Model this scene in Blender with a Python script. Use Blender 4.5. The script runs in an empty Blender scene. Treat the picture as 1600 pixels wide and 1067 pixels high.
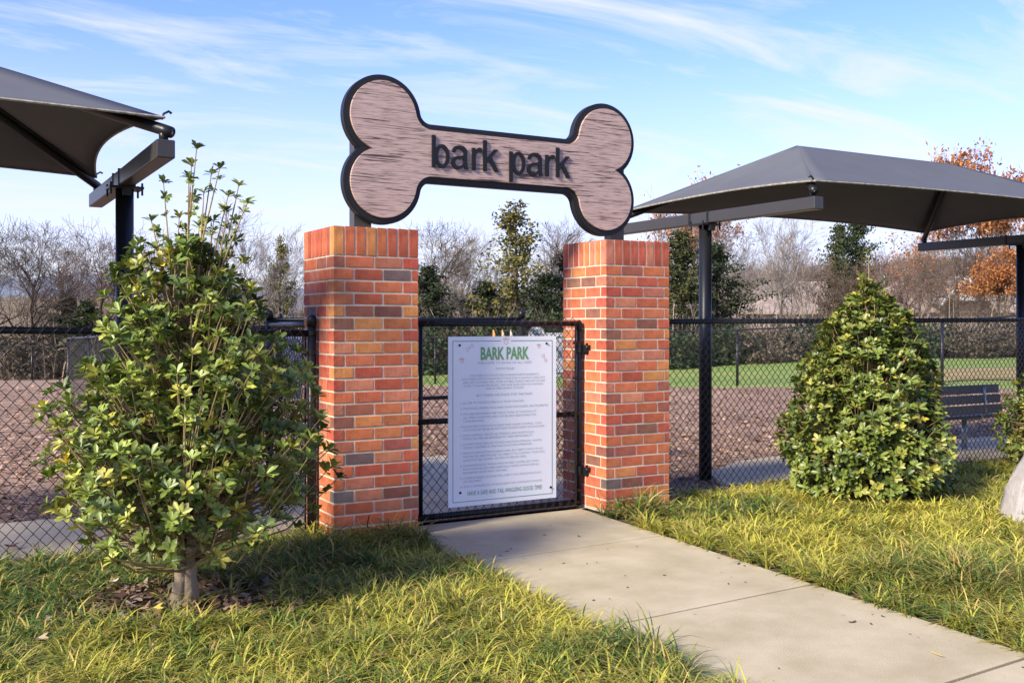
import bpy, bmesh, math, random
import numpy as np
from mathutils import Vector, Matrix
R = math.radians
rng = np.random.default_rng(7)
random.seed(7)
sc = bpy.context.scene
col = sc.collection

# ------------------------------------------------------------------ camera
# x runs along the fence to the right, y into the park, z up; ground at the gate is z = 0
CX, CY, EYE, YAW, FPX, HOR = -2.0984, -5.8208, 1.31, R(29.757), 1592.46, 507.43
cd = bpy.data.cameras.new('camera'); cam = bpy.data.objects.new('camera', cd); col.objects.link(cam)
cam.location = (CX, CY, EYE); cam.rotation_euler = (R(90), 0, -YAW)
cd.sensor_width = 36; cd.lens = FPX/1600*36; cd.shift_y = -(533.5-HOR)/1600
cd.clip_start = .05; cd.clip_end = 6000
sc.camera = cam

# ------------------------------------------------------------------ sky, sun, exposure
SUN_EL, SUN_AZ = R(32), R(-106)          # azimuth measured from +y towards +x
w = bpy.data.worlds.new('World'); sc.world = w; w.use_nodes = True
nt = w.node_tree; N = nt.nodes; L = nt.links; N.clear()
def wn(t, **k):
    n = N.new(t)
    for a, b in k.items(): setattr(n, a, b)
    return n
wo = wn('ShaderNodeOutputWorld'); bg = wn('ShaderNodeBackground'); bg.inputs[1].default_value = .125
sky = wn('ShaderNodeTexSky', sky_type='NISHITA', sun_disc=False, sun_elevation=SUN_EL, sun_rotation=SUN_AZ,
         altitude=600, air_density=1.0, dust_density=.2, ozone_density=5.0)
tc = wn('ShaderNodeTexCoord'); sep = wn('ShaderNodeSeparateXYZ'); L.new(tc.outputs['Generated'], sep.inputs[0])
zp = wn('ShaderNodeMath', operation='MAXIMUM'); L.new(sep.outputs[2], zp.inputs[0]); zp.inputs[1].default_value = 0.0
za = wn('ShaderNodeMath', operation='ADD'); L.new(zp.outputs[0], za.inputs[0]); za.inputs[1].default_value = .10
dx = wn('ShaderNodeMath', operation='DIVIDE'); dy = wn('ShaderNodeMath', operation='DIVIDE')
L.new(sep.outputs[0], dx.inputs[0]); L.new(za.outputs[0], dx.inputs[1]); L.new(sep.outputs[1], dy.inputs[0]); L.new(za.outputs[0], dy.inputs[1])
cmb = wn('ShaderNodeCombineXYZ'); L.new(dx.outputs[0], cmb.inputs[0]); L.new(dy.outputs[0], cmb.inputs[1])
mp = wn('ShaderNodeMapping'); mp.inputs['Rotation'].default_value = (0, 0, R(-50)); mp.inputs['Scale'].default_value = (.75, 1.9, 1)
mp.inputs['Location'].default_value = (1.3, 4.4, 0)
L.new(cmb.outputs[0], mp.inputs[0])
n1 = wn('ShaderNodeTexNoise'); n1.inputs['Scale'].default_value = 1.15; n1.inputs['Detail'].default_value = 9; n1.inputs['Roughness'].default_value = .62; n1.inputs['Distortion'].default_value = .9
L.new(mp.outputs[0], n1.inputs[0])
r1 = wn('ShaderNodeMapRange'); r1.inputs[1].default_value = .48; r1.inputs[2].default_value = .72; r1.inputs[3].default_value = 0; r1.inputs[4].default_value = .9
L.new(n1.outputs[0], r1.inputs[0])
# thin veil that thickens towards the horizon, all the way round
vl = wn('ShaderNodeMapRange', interpolation_type='SMOOTHSTEP'); vl.inputs[1].default_value = 0; vl.inputs[2].default_value = .30; vl.inputs[3].default_value = .97; vl.inputs[4].default_value = .0
L.new(zp.outputs[0], vl.inputs[0])
mx = wn('ShaderNodeMath', operation='SUBTRACT'); mx.inputs[0].default_value = 1; L.new(r1.outputs[0], mx.inputs[1])
my = wn('ShaderNodeMath', operation='SUBTRACT'); my.inputs[0].default_value = 1; L.new(vl.outputs[0], my.inputs[1])
mz = wn('ShaderNodeMath', operation='MULTIPLY'); L.new(mx.outputs[0], mz.inputs[0]); L.new(my.outputs[0], mz.inputs[1])
fac = wn('ShaderNodeMath', operation='SUBTRACT'); fac.inputs[0].default_value = 1; L.new(mz.outputs[0], fac.inputs[1])
mix = wn('ShaderNodeMix', data_type='RGBA'); L.new(fac.outputs[0], mix.inputs[0]); 
tn = wn('ShaderNodeMix', data_type='RGBA', blend_type='MULTIPLY'); tn.inputs[0].default_value = 1; tn.inputs[7].default_value = (.69, .645, 1.0, 1)
L.new(sky.outputs[0], tn.inputs[6]); L.new(tn.outputs[2], mix.inputs[6])
mix.inputs[7].default_value = (2.6, 2.68, 2.98, 1)
L.new(mix.outputs[2], bg.inputs[0]); L.new(bg.outputs[0], wo.inputs[0])
sd = bpy.data.lights.new('sun', 'SUN'); sun = bpy.data.objects.new('sun', sd); col.objects.link(sun)
sd.energy = 3.3; sd.angle = R(11); sd.color = (1, .90, .75)
tosun = Vector((math.sin(SUN_AZ)*math.cos(SUN_EL), math.cos(SUN_AZ)*math.cos(SUN_EL), math.sin(SUN_EL)))
sun.rotation_euler = tosun.to_track_quat('Z', 'Y').to_euler()
sc.view_settings.view_transform = 'Standard'; sc.view_settings.look = 'None'
sc.view_settings.exposure = 1.53; sc.view_settings.gamma = 1; sc.view_settings.use_curve_mapping = False

# ------------------------------------------------------------------ pixel helpers (directions only)
DV = (math.sin(YAW), math.cos(YAW)); RV = (math.cos(YAW), -math.sin(YAW))
def at(px, Z):                       # point on the bearing of photo column px at depth Z
    k = (px-800)/FPX
    return (CX+Z*(DV[0]+RV[0]*k), CY+Z*(DV[1]+RV[1]*k))
def zat(py, Z): return EYE+(HOR-py)*Z/FPX
def gnd(px, py): return at(px, FPX*EYE/(py-HOR))
def onv(px, v):                      # x where the bearing meets the plane y = v
    k = (px-800)/FPX; dx_, dy_ = DV[0]+RV[0]*k, DV[1]+RV[1]*k
    return CX+(v-CY)/dy_*dx_
def camc(x, y):
    q = np.asarray(x)-CX; p = np.asarray(y)-CY
    return q*RV[0]+p*RV[1], q*DV[0]+p*DV[1]
def sstep(a, b, t):
    t = np.clip((t-a)/(b-a), 0, 1); return t*t*(3-2*t)
def terrain(x, y):
    X, Z = camc(x, y)
    fence = np.interp(X, [-30, -15.5, -2, 4.9, 8.15, 9.15, 14], [-.7, -.58, -.23, 0, .175, .25, .3])
    s = np.interp(X, [-6, 3], [23, 13]); e = np.interp(X, [-6, 3], [33, 20])
    h = fence*sstep(0, 1, (Z-s)/(e-s))
    left = sstep(2, -12, X) if False else 1-sstep(-16, 2, X)
    h = h + left*sstep(36, 150, Z)*6.0
    h = h - (1-left)*sstep(40, 75, Z)*.6
    return h

# ------------------------------------------------------------------ materials
def mat(name, base, rough=.7, metal=0, var=0, vscale=8, bump=0, bscale=60, col2=None, attr=None, objcol=False, transl=0, spec=.5, coord='Object', detail=4, bump2=0, b2scale=8):
    m = bpy.data.materials.new(name); m.use_nodes = True
    t = m.node_tree; n = t.nodes; l = t.links; b = n['Principled BSDF']; out = n['Material Output']
    b.inputs['Roughness'].default_value = rough; b.inputs['Metallic'].default_value = metal
    b.inputs['Specular IOR Level'].default_value = spec
    b.inputs['Base Color'].default_value = (*base, 1)
    co = n.new('ShaderNodeTexCoord'); src = None
    if attr:
        a = n.new('ShaderNodeAttribute'); a.attribute_name = attr; src = a.outputs['Color']
    if objcol:
        a = n.new('ShaderNodeObjectInfo'); src = a.outputs['Color']
    if var or col2:
        no = n.new('ShaderNodeTexNoise'); no.inputs['Scale'].default_value = vscale; no.inputs['Detail'].default_value = detail; no.inputs['Roughness'].default_value = .6
        l.new(co.outputs[coord], no.inputs[0])
        mr = n.new('ShaderNodeMapRange'); mr.inputs[1].default_value = .3; mr.inputs[2].default_value = .7; l.new(no.outputs[0], mr.inputs[0])
        mxx = n.new('ShaderNodeMix'); mxx.data_type = 'RGBA'
        if col2:
            l.new(mr.outputs[0], mxx.inputs[0])
            if src: l.new(src, mxx.inputs[6])
            else: mxx.inputs[6].default_value = (*base, 1)
            mxx.inputs[7].default_value = (*col2, 1)
        else:
            mr.inputs[3].default_value = 1-var; mr.inputs[4].default_value = 1+var
            mxx.blend_type = 'MULTIPLY'; mxx.inputs[0].default_value = 1
            if src: l.new(src, mxx.inputs[6])
            else: mxx.inputs[6].default_value = (*base, 1)
            l.new(mr.outputs[0], mxx.inputs[7])
        src = mxx.outputs[2]
    if src: l.new(src, b.inputs['Base Color'])
    last = None
    for st, scl in ((bump, bscale), (bump2, b2scale)):
        if st:
            no = n.new('ShaderNodeTexNoise'); no.inputs['Scale'].default_value = scl; no.inputs['Detail'].default_value = 5
            l.new(co.outputs[coord], no.inputs[0])
            bu = n.new('ShaderNodeBump'); bu.inputs['Strength'].default_value = st; bu.inputs['Distance'].default_value = .01
            l.new(no.outputs[0], bu.inputs['Height'])
            if last: l.new(last, bu.inputs['Normal'])
            last = bu.outputs[0]; l.new(last, b.inputs['Normal'])
    if transl:
        tr = n.new('ShaderNodeBsdfTranslucent'); ms = n.new('ShaderNodeMixShader'); ms.inputs[0].default_value = transl
        if src: l.new(src, tr.inputs[0])
        else: tr.inputs[0].default_value = (*base, 1)
        l.new(b.outputs[0], ms.inputs[1]); l.new(tr.outputs[0], ms.inputs[2]); l.new(ms.outputs[0], out.inputs[0])
    return m
M = {}
M['brick'] = mat('brick', (.4, .1, .05), .85, objcol=True, var=.28, vscale=14, bump=.5, bscale=160, spec=.25, bump2=.3, b2scale=30)
M['mortar'] = mat('mortar', (.52, .44, .33), .95, var=.2, vscale=9, bump=.6, bscale=220, spec=.2)
M['black'] = mat('black_coat', (.010, .0105, .011), .38, spec=.32, var=.15, vscale=5, bump=.05, bscale=90)
M['wire'] = mat('black_vinyl_wire', (.012, .012, .013), .45)
M['wirefar'] = mat('dark_wire', (.02, .02, .02), .6)
M['steel'] = mat('brown_black_steel', (.034, .031, .028), .36, var=.12, vscale=3)
M['galv'] = mat('galvanised_steel', (.42, .45, .46), .45, metal=.6, var=.2, vscale=20)
M['bolt'] = mat('bolt_steel', (.35, .35, .36), .35, metal=.9)
M['fabric'] = mat('shade_fabric', (.085, .09, .098), .85, var=.07, vscale=2.5, bump=.15, bscale=400, transl=.0, spec=.3)
M['fabriced'] = mat('frayed_fabric_edge', (.25, .23, .18), .9, var=.5, vscale=30)
M['boneback'] = mat('sign_black', (.011, .012, .013), .5, spec=.3, bump=.08, bscale=200)
M['letter'] = mat('letter_black', (.009, .0095, .0105), .5, spec=.3)
M['concrete'] = mat('concrete', (.34, .285, .17), .9, col2=(.46, .395, .26), vscale=3.0, detail=9, bump=.35, bscale=180, spec=.25)
M['concrete2'] = mat('park_concrete', (.50, .41, .27), .9, var=.18, vscale=2.5, detail=8, bump=.2, bscale=140, spec=.25)
M['soil'] = mat('soil', (.055, .04, .026), .95, var=.4, vscale=9, bump=.8, bscale=40)
M['mulch'] = mat('mulch', (.18, .115, .08), .95, col2=(.34, .235, .165), vscale=.7, detail=6, bump=1, bscale=45, spec=.15)
M['chip'] = mat('wood_chip', (.2, .13, .1), .9, attr='col', spec=.2)
M['lawn'] = mat('lawn', (.13, .215, .035), .9, col2=(.23, .26, .07), vscale=.35, detail=8, bump=.9, bscale=25, spec=.2)
M['field'] = mat('dry_field', (.23, .165, .105), .95, col2=(.14, .12, .07), vscale=.06, detail=9, bump=.8, bscale=2, spec=.1)
M['hillwood'] = mat('wooded_hill', (.10, .085, .08), .95, col2=(.16, .12, .09), vscale=.02, detail=12, bump=1, bscale=.2, spec=.05)
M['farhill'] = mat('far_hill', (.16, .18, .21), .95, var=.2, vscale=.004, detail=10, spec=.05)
M['blade'] = mat('grass_blade', (.2, .25, .05), .55, attr='col', transl=.3, spec=.35)
M['leaf'] = mat('holly_leaf', (.07, .12, .02), .42, attr='col', transl=.18, spec=.5)
M['leafobj'] = mat('holly_leaf_cluster', (.07, .12, .02), .42, objcol=True, var=.25, vscale=40, transl=.18, spec=.5)
M['twig'] = mat('shrub_twig', (.26, .19, .09), .8, var=.25, vscale=20)
M['stem'] = mat('shrub_trunk', (.27, .205, .13), .85, var=.3, vscale=14, bump=.6, bscale=50)
M['stone'] = mat('boulder_stone', (.27, .25, .23), .9, col2=(.36, .335, .31), vscale=6, detail=9, bump=.8, bscale=25, spec=.2)
M['bark'] = mat('bark_brown', (.10, .078, .06), .95, var=.35, vscale=6, bump=.6, bscale=20, spec=.1)
M['bark2'] = mat('bark_grey', (.22, .19, .165), .95, var=.3, vscale=6, bump=.6, bscale=20, spec=.1)
M['bark3'] = mat('bark_reddish', (.145, .10, .075), .95, var=.3, vscale=6, spec=.1)
M['cedar'] = mat('cedar_needles', (.05, .065, .025), .8, attr='col', transl=.15, spec=.2)
M['oakleaf'] = mat('oak_leaf', (.35, .14, .04), .7, attr='col', transl=.35, spec=.2)
M['bench'] = mat('bench_plank', (.10, .095, .09), .6, var=.2, vscale=6)
M['signwhite'] = mat('sign_white', (.72, .74, .75), .4, var=.02, vscale=3)
M['green'] = mat('print_green', (.10, .34, .13), .5)
M['tan'] = mat('print_tan', (.55, .42, .27), .5)
M['grey'] = mat('print_grey', (.42, .45, .44), .5)
M['dgreen'] = mat('print_dark_green', (.14, .30, .18), .5)
M['orange'] = mat('print_orange', (.65, .36, .25), .5)
M['strap_o'] = mat('orange_strap', (.62, .25, .06), .6)
M['strap_t'] = mat('tan_strap', (.5, .36, .2), .6)
M['strap_g'] = mat('grey_strap', (.4, .38, .36), .6)
M['roof'] = mat('roof_shingle', (.27, .215, .175), .9, var=.2, vscale=1.5, detail=8)
M['roofg'] = mat('grey_roof_shingle', (.12, .12, .13), .9, var=.2, vscale=1.5)
M['wall'] = mat('house_wall', (.33, .26, .2), .9, var=.15, vscale=2)
M['white'] = mat('white_paint', (.75, .75, .74), .6)
M['glass'] = mat('window_glass', (.03, .04, .05), .1)
M['dead'] = mat('dead_leaf', (.2, .1, .05), .8, attr='col', transl=.2, spec=.2)
M['deadobj'] = mat('fallen_leaf', (.2, .1, .05), .8, objcol=True, var=.3, vscale=40)

# wood grain panel of the bone: long carved grooves along x
m = bpy.data.materials.new('carved_wood_panel'); m.use_nodes = True
t = m.node_tree; n = t.nodes; l = t.links; b = n['Principled BSDF']
co = n.new('ShaderNodeTexCoord'); mpp = n.new('ShaderNodeMapping'); mpp.inputs['Scale'].default_value = (1.9, 1, 62); l.new(co.outputs['Object'], mpp.inputs[0])
no = n.new('ShaderNodeTexNoise'); no.inputs['Scale'].default_value = 1.5; no.inputs['Detail'].default_value = 6; no.inputs['Roughness'].default_value = .62; no.inputs['Distortion'].default_value = .5
l.new(mpp.outputs[0], no.inputs[0])
mp2 = n.new('ShaderNodeMapping'); mp2.inputs['Scale'].default_value = (9, 1, 160); l.new(co.outputs['Object'], mp2.inputs[0])
no2 = n.new('ShaderNodeTexNoise'); no2.inputs['Scale'].default_value = 1; no2.inputs['Detail'].default_value = 3; l.new(mp2.outputs[0], no2.inputs[0])
ra = n.new('ShaderNodeValToRGB'); e = ra.color_ramp.elements
e[0].position = .39; e[0].color = (.06, .035, .028, 1); e[1].position = .435; e[1].color = (.41, .285, .24, 1)
x_ = ra.color_ramp.elements.new(.62); x_.color = (.49, .355, .30, 1)
l.new(no.outputs[0], ra.inputs[0])
r2 = n.new('ShaderNodeMapRange'); r2.inputs[1].default_value = .34; r2.inputs[2].default_value = .5; r2.inputs[3].default_value = .5; r2.inputs[4].default_value = 1.03; l.new(no2.outputs[0], r2.inputs[0])
mm = n.new('ShaderNodeMix'); mm.data_type = 'RGBA'; mm.blend_type = 'MULTIPLY'; mm.inputs[0].default_value = 1
l.new(ra.outputs[0], mm.inputs[6]); l.new(r2.outputs[0], mm.inputs[7]); l.new(mm.outputs[2], b.inputs['Base Color'])
bu = n.new('ShaderNodeBump'); bu.inputs['Strength'].default_value = .2; bu.inputs['Distance'].default_value = .01; l.new(no.outputs[0], bu.inputs['Height']); l.new(bu.outputs[0], b.inputs['Normal'])
b.inputs['Roughness'].default_value = .65; M['wood'] = m

# ------------------------------------------------------------------ mesh helpers
class MB:
    def __init__(s): s.v = []; s.f = []; s.c = []
    def add(s, vs, fs, c=None):
        o = len(s.v); s.v.extend([tuple(p) for p in vs]); s.f.extend([tuple(i+o for i in q) for q in fs])
        if c is not None: s.c.extend([tuple(c)]*len(vs))
    def box(s, c, d, rz=0, c_=None):
        x, y, z = d[0]/2, d[1]/2, d[2]/2; ca, sa = math.cos(rz), math.sin(rz)
        vs = [(c[0]+i*x*ca-j*y*sa, c[1]+i*x*sa+j*y*ca, c[2]+k*z) for i in (-1, 1) for j in (-1, 1) for k in (-1, 1)]
        s.add(vs, [(0, 1, 3, 2), (4, 6, 7, 5), (0, 4, 5, 1), (2, 3, 7, 6), (0, 2, 6, 4), (1, 5, 7, 3)], c_)
    def tube(s, pts, rad, n=8, cap=True, c_=None, ph=0.):
        pts = [Vector(p) for p in pts]
        if not hasattr(rad, '__len__'): rad = [rad]*len(pts)
        t = (pts[-1]-pts[0]).normalized() if (pts[-1]-pts[0]).length > 1e-9 else Vector((0, 0, 1))
        up = Vector((0, 0, 1)) if abs(t.z) < .9 else Vector((1, 0, 0))
        vs = []
        for i, p in enumerate(pts):
            a = pts[min(i+1, len(pts)-1)]-pts[max(i-1, 0)]
            a = a.normalized() if a.length > 1e-9 else t
            e1 = a.cross(up); e1 = e1.normalized() if e1.length > 1e-6 else Vector((1, 0, 0)); e2 = a.cross(e1)
            for k in range(n):
                q = 2*math.pi*k/n+ph; vs.append(p+(e1*math.cos(q)+e2*math.sin(q))*rad[i])
        fs = [(i*n+k, i*n+(k+1) % n, (i+1)*n+(k+1) % n, (i+1)*n+k) for i in range(len(pts)-1) for k in range(n)]
        if cap: fs += [tuple(range(n-1, -1, -1)), tuple((len(pts)-1)*n+k for k in range(n))]
        s.add(vs, fs, c_)
    def prism(s, poly, y0, y1):        # outline in x,z extruded along y
        k = len(poly); vs = [(p[0], y0, p[1]) for p in poly]+[(p[0], y1, p[1]) for p in poly]
        s.add(vs, [tuple(range(k)), tuple(range(2*k-1, k-1, -1))]+[(i, i+k, (i+1) % k+k, (i+1) % k) for i in range(k)])
    def build(s, name, m, parent=None, smooth=False):
        me = bpy.data.meshes.new(name); me.from_pydata(s.v, [], s.f)
        if s.c:
            a = me.color_attributes.new('col', 'FLOAT_COLOR', 'POINT')
            a.data.foreach_set('color', np.array([(*c, 1) for c in s.c], dtype=np.float32).ravel())
        return link(name, me, m, parent, smooth)
def link(name, me, m, parent=None, smooth=False):
    if m is not None and not me.materials: me.materials.append(m)
    if smooth: me.polygons.foreach_set('use_smooth', [True]*len(me.polygons))
    me.update()
    o = bpy.data.objects.new(name, me); col.objects.link(o)
    if parent: o.parent = parent
    return o
def npmesh(name, V, F4=None, F3=None, C=None):
    me = bpy.data.meshes.new(name)
    n4 = 0 if F4 is None else len(F4); n3 = 0 if F3 is None else len(F3)
    me.vertices.add(len(V)); me.vertices.foreach_set('co', np.asarray(V, np.float32).ravel())
    idx = np.concatenate([x.ravel() for x in (F4, F3) if x is not None and len(x)]).astype(np.int32)
    me.loops.add(len(idx)); me.loops.foreach_set('vertex_index', idx)
    me.polygons.add(n4+n3)
    st = np.concatenate([np.arange(n4)*4, n4*4+np.arange(n3)*3]).astype(np.int32)
    me.polygons.foreach_set('loop_start', st)
    me.update(calc_edges=True); me.validate()
    if C is not None:
        a = me.color_attributes.new('col', 'FLOAT_COLOR', 'POINT')
        CC = np.ones((len(V), 4), np.float32); CC[:, :3] = C; a.data.foreach_set('color', CC.ravel())
    return me
def empty(name, loc, label=None, cat=None, group=None):
    o = bpy.data.objects.new(name, None); col.objects.link(o); o.location = loc; o.empty_display_size = .1
    if label: tag(o, label, cat, group)
    return o
def tag(o, label, cat, group=None):
    o['label'] = label; o['category'] = cat
    if group: o['group'] = group
    return o
def struct(o): o['kind'] = 'structure'; return o
def stuff(o): o['kind'] = 'stuff'; return o
def copy_tree(root):
    r = root.copy(); col.objects.link(r)
    for ch in [c for c in bpy.data.objects if c.parent == root]:
        c = ch.copy(); col.objects.link(c); c.parent = r
        for g in [q for q in bpy.data.objects if q.parent == ch]:
            d = g.copy(); col.objects.link(d); d.parent = c
    return r

# ------------------------------------------------------------------ ground
def sheet(name, fn, m, inside, off, step, x0, x1, y0, y1):
    xs = np.arange(x0, x1+1e-6, step); ys = np.arange(y0, y1+1e-6, step)
    X, Y = np.meshgrid(xs, ys); Z = fn(X, Y)+off
    V = np.stack([X, Y, Z], -1).reshape(-1, 3); nx = len(xs); F = []
    for j in range(len(ys)-1):
        for i in range(nx-1):
            if inside(xs[i]+step/2, ys[j]+step/2): F.append((j*nx+i, j*nx+i+1, (j+1)*nx+i+1, (j+1)*nx+i))
    F = np.array(F); used = np.unique(F); mp_ = -np.ones(len(V), int); mp_[used] = np.arange(len(used))
    me = npmesh(name, V[used], mp_[F])
    return struct(link(name, me, m, None, True))
# main sheet: rings around the camera, out to the horizon
rad = np.concatenate([[.01], np.linspace(2, 40, 39), np.geomspace(42, 4000, 40)]); ang = np.linspace(0, 2*math.pi, 145)[:-1]
RR, AA = np.meshgrid(rad, ang, indexing='ij'); GX = CX+RR*np.cos(AA); GY = CY+RR*np.sin(AA)
X_, Z_ = camc(GX, GY)
GZ = np.where(RR < 400, terrain(GX, GY), terrain(GX, GY))-.06
V = np.stack([GX, GY, GZ], -1).reshape(-1, 3); na = len(ang)
F = np.array([(i*na+k, i*na+(k+1) % na, (i+1)*na+(k+1) % na, (i+1)*na+k) for i in range(len(rad)-1) for k in range(na)])[:, ::-1]
struct(link('ground', npmesh('ground', V, F), M['field'], None, True))
flat = lambda x, y: 0*x
def path_lr(v):                       # path edges, the walk runs slightly askew to the fence
    return .50+.045*v, 1.93+.065*v
def in_path(x, y):
    a, b_ = path_lr(y); return (x > a) & (x < b_) & (y < .3)
sheet('planting_bed', lambda x, y: 0*x, M['soil'], lambda x, y: y < .4, -.02, .25, -7, 13, -9, .45)
sheet('mulch_yard', terrain, M['mulch'], lambda x, y: y > .3 and camc(x, y)[1] < np.interp(camc(x, y)[0], [-6, -2, 4.9, 8.15, 14], [25.5, 25.3, 21.4, 18.6, 14.5]), .0, .5, -26, 17, .25, 30)
sheet('lawn', terrain, M['lawn'], lambda x, y: camc(x, y)[0] > -6 and camc(x, y)[1] > np.interp(camc(x, y)[0], [-6, -2, 4.9, 8.15, 14], [25, 24.8, 21, 18.2, 14.1]) and camc(x, y)[1] < 38, -.02, .5, -4, 45, 2, 38)
far = sheet('straw_patch', terrain, mat('straw', (.36, .24, .12), .95, col2=(.2, .2, .07), vscale=1.2, bump=.8, bscale=25, spec=.1), lambda x, y: ((camc(x, y)[0]-11.5)/4.2)**2+((camc(x, y)[1]-22)/2.6)**2 < 1, .0, .25, 6, 24, 4, 24)

# front walk: a base with slabs proud of the joints
walk = struct(empty('path', (1, -1.5, 0)))
jv = [.34, -.80, -2.13, -3.37, -4.65, -5.95, -7.3]
for i in range(len(jv)-1):
    a0, a1 = jv[i]-.010, jv[i+1]+.010; mb = MB()
    l0, r0 = path_lr(a0); l1, r1_ = path_lr(a1); sk = .04
    if i == 0: l0 = l0-.0
    q = [(l0, a0-sk*(i > 0)), (r0, a0+sk*(i > 0)), (r1_, a1+sk), (l1, a1-sk)]
    ins = .014
    cx_, cy_ = sum(p[0] for p in q)/4, sum(p[1] for p in q)/4
    q2 = [(p[0]+(cx_-p[0])*ins, p[1]+(cy_-p[1])*ins) for p in q]
    vs = [(*p, -.09) for p in q]+[(*p, -.006) for p in q]+[(*p, 0) for p in q2]
    mb.add(vs, [(4, 5, 1, 0), (5, 6, 2, 1), (6, 7, 3, 2), (7, 4, 0, 3), (8, 9, 5, 4), (9, 10, 6, 5), (10, 11, 7, 6), (11, 8, 4, 7), (11, 10, 9, 8)])
    o = mb.build('paving_slab', M['concrete']); o.parent = walk; o.matrix_parent_inverse = walk.matrix_basis.inverted()
mb = MB(); mb.box((1.15, -3.5, -.055), (2.2, 7.6, .06)); o = mb.build('joint_bed', M['soil']); o.parent = walk; o.matrix_parent_inverse = walk.matrix_basis.inverted()
walk2 = struct(empty('park_walk', (1, 1, 0)))
for poly in ([(.05, .36), (2.5, .36), (2.5, 3.15), (.05, 3.15)], [(-6.5, .36), (.03, .36), (.03, 1.5), (-6.5, 1.5)],
             [(3.4, .36), (3.75, 1.0), (4.5, 1.42), (5.5, 1.58), (7.0, 1.6), (7.0, .36)], [(7.015, .36), (7.015, 1.6), (11, 1.6), (11, .36)]):
    mb = MB(); k = len(poly)
    if sum(poly[i][0]*poly[(i+1) % k][1]-poly[(i+1) % k][0]*poly[i][1] for i in range(k)) < 0: poly = poly[::-1]
    mb.add([(*p, -.05) for p in poly]+[(*p, .035) for p in poly], [tuple(range(k, 2*k))]+[(i, (i+1) % k, (i+1) % k+k, i+k) for i in range(k)])
    o = mb.build('concrete_slab', M['concrete2']); o.parent = walk2; o.matrix_parent_inverse = walk2.matrix_basis.inverted()

# hills
def hill(name, Z0, Z1, prof, m, rough):
    ps = np.arange(-900, 2600, 14.); V = []; k = 5
    for i, px in enumerate(ps):
        top = np.interp(px, prof[0], prof[1])
        for j in range(k):
            Z = Z0+(Z1-Z0)*j/(k-1); s = math.sin(math.pi*.5*j/(k-1))
            x, y = at(px, Z); zt = zat(top, Z1)
            V.append((x, y, -6+(zt+6)*s+rough*rng.normal()*s))
    F = np.array([(i*k+j, (i+1)*k+j, (i+1)*k+j+1, i*k+j+1) for i in range(len(ps)-1) for j in range(k-1)])
    return struct(link(name, npmesh(name, V, F), m, None, True))
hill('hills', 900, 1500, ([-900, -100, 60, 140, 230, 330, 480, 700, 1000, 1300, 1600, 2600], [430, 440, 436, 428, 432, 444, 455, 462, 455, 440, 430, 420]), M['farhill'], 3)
hill('wooded_hill', 190, 330, ([-900, 300, 520, 700, 950, 1080, 1180, 1290, 1400, 1500, 1600, 2600], [500, 492, 484, 478, 462, 440, 428, 424, 412, 408, 404, 400]), M['hillwood'], 1.2)

# ------------------------------------------------------------------ brick pillars
W, CH, ZT, JT = .555, .0744, 1.903, .0115
PAL = [((.43, .115, .05), 9), ((.39, .095, .05), 8), ((.46, .18, .06), 6), ((.44, .135, .058), 8), ((.34, .075, .042), 5), ((.42, .15, .085), 5), ((.2, .075, .052), .9), ((.28, .09, .058), 1.6), ((.13, .085, .078), .2)]
pw = np.array([p[1] for p in PAL], float); pw /= pw.sum()
brick_cache = {}
def brick_mesh(d):
    key = tuple(round(x, 4) for x in d)
    if key not in brick_cache:
        bm = bmesh.new(); bmesh.ops.create_cube(bm, size=1)
        bmesh.ops.scale(bm, vec=d, verts=bm.verts); bmesh.ops.bevel(bm, geom=bm.edges[:], offset=.0022, segments=1, affect='EDGES')
        for v in bm.verts: v.co += Vector([random.uniform(-.0007, .0007) for _ in range(3)])
        me = bpy.data.meshes.new('brick'); bm.to_mesh(me); bm.free(); me.materials.append(M['brick']); brick_cache[key] = me
    return brick_cache[key]
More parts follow.
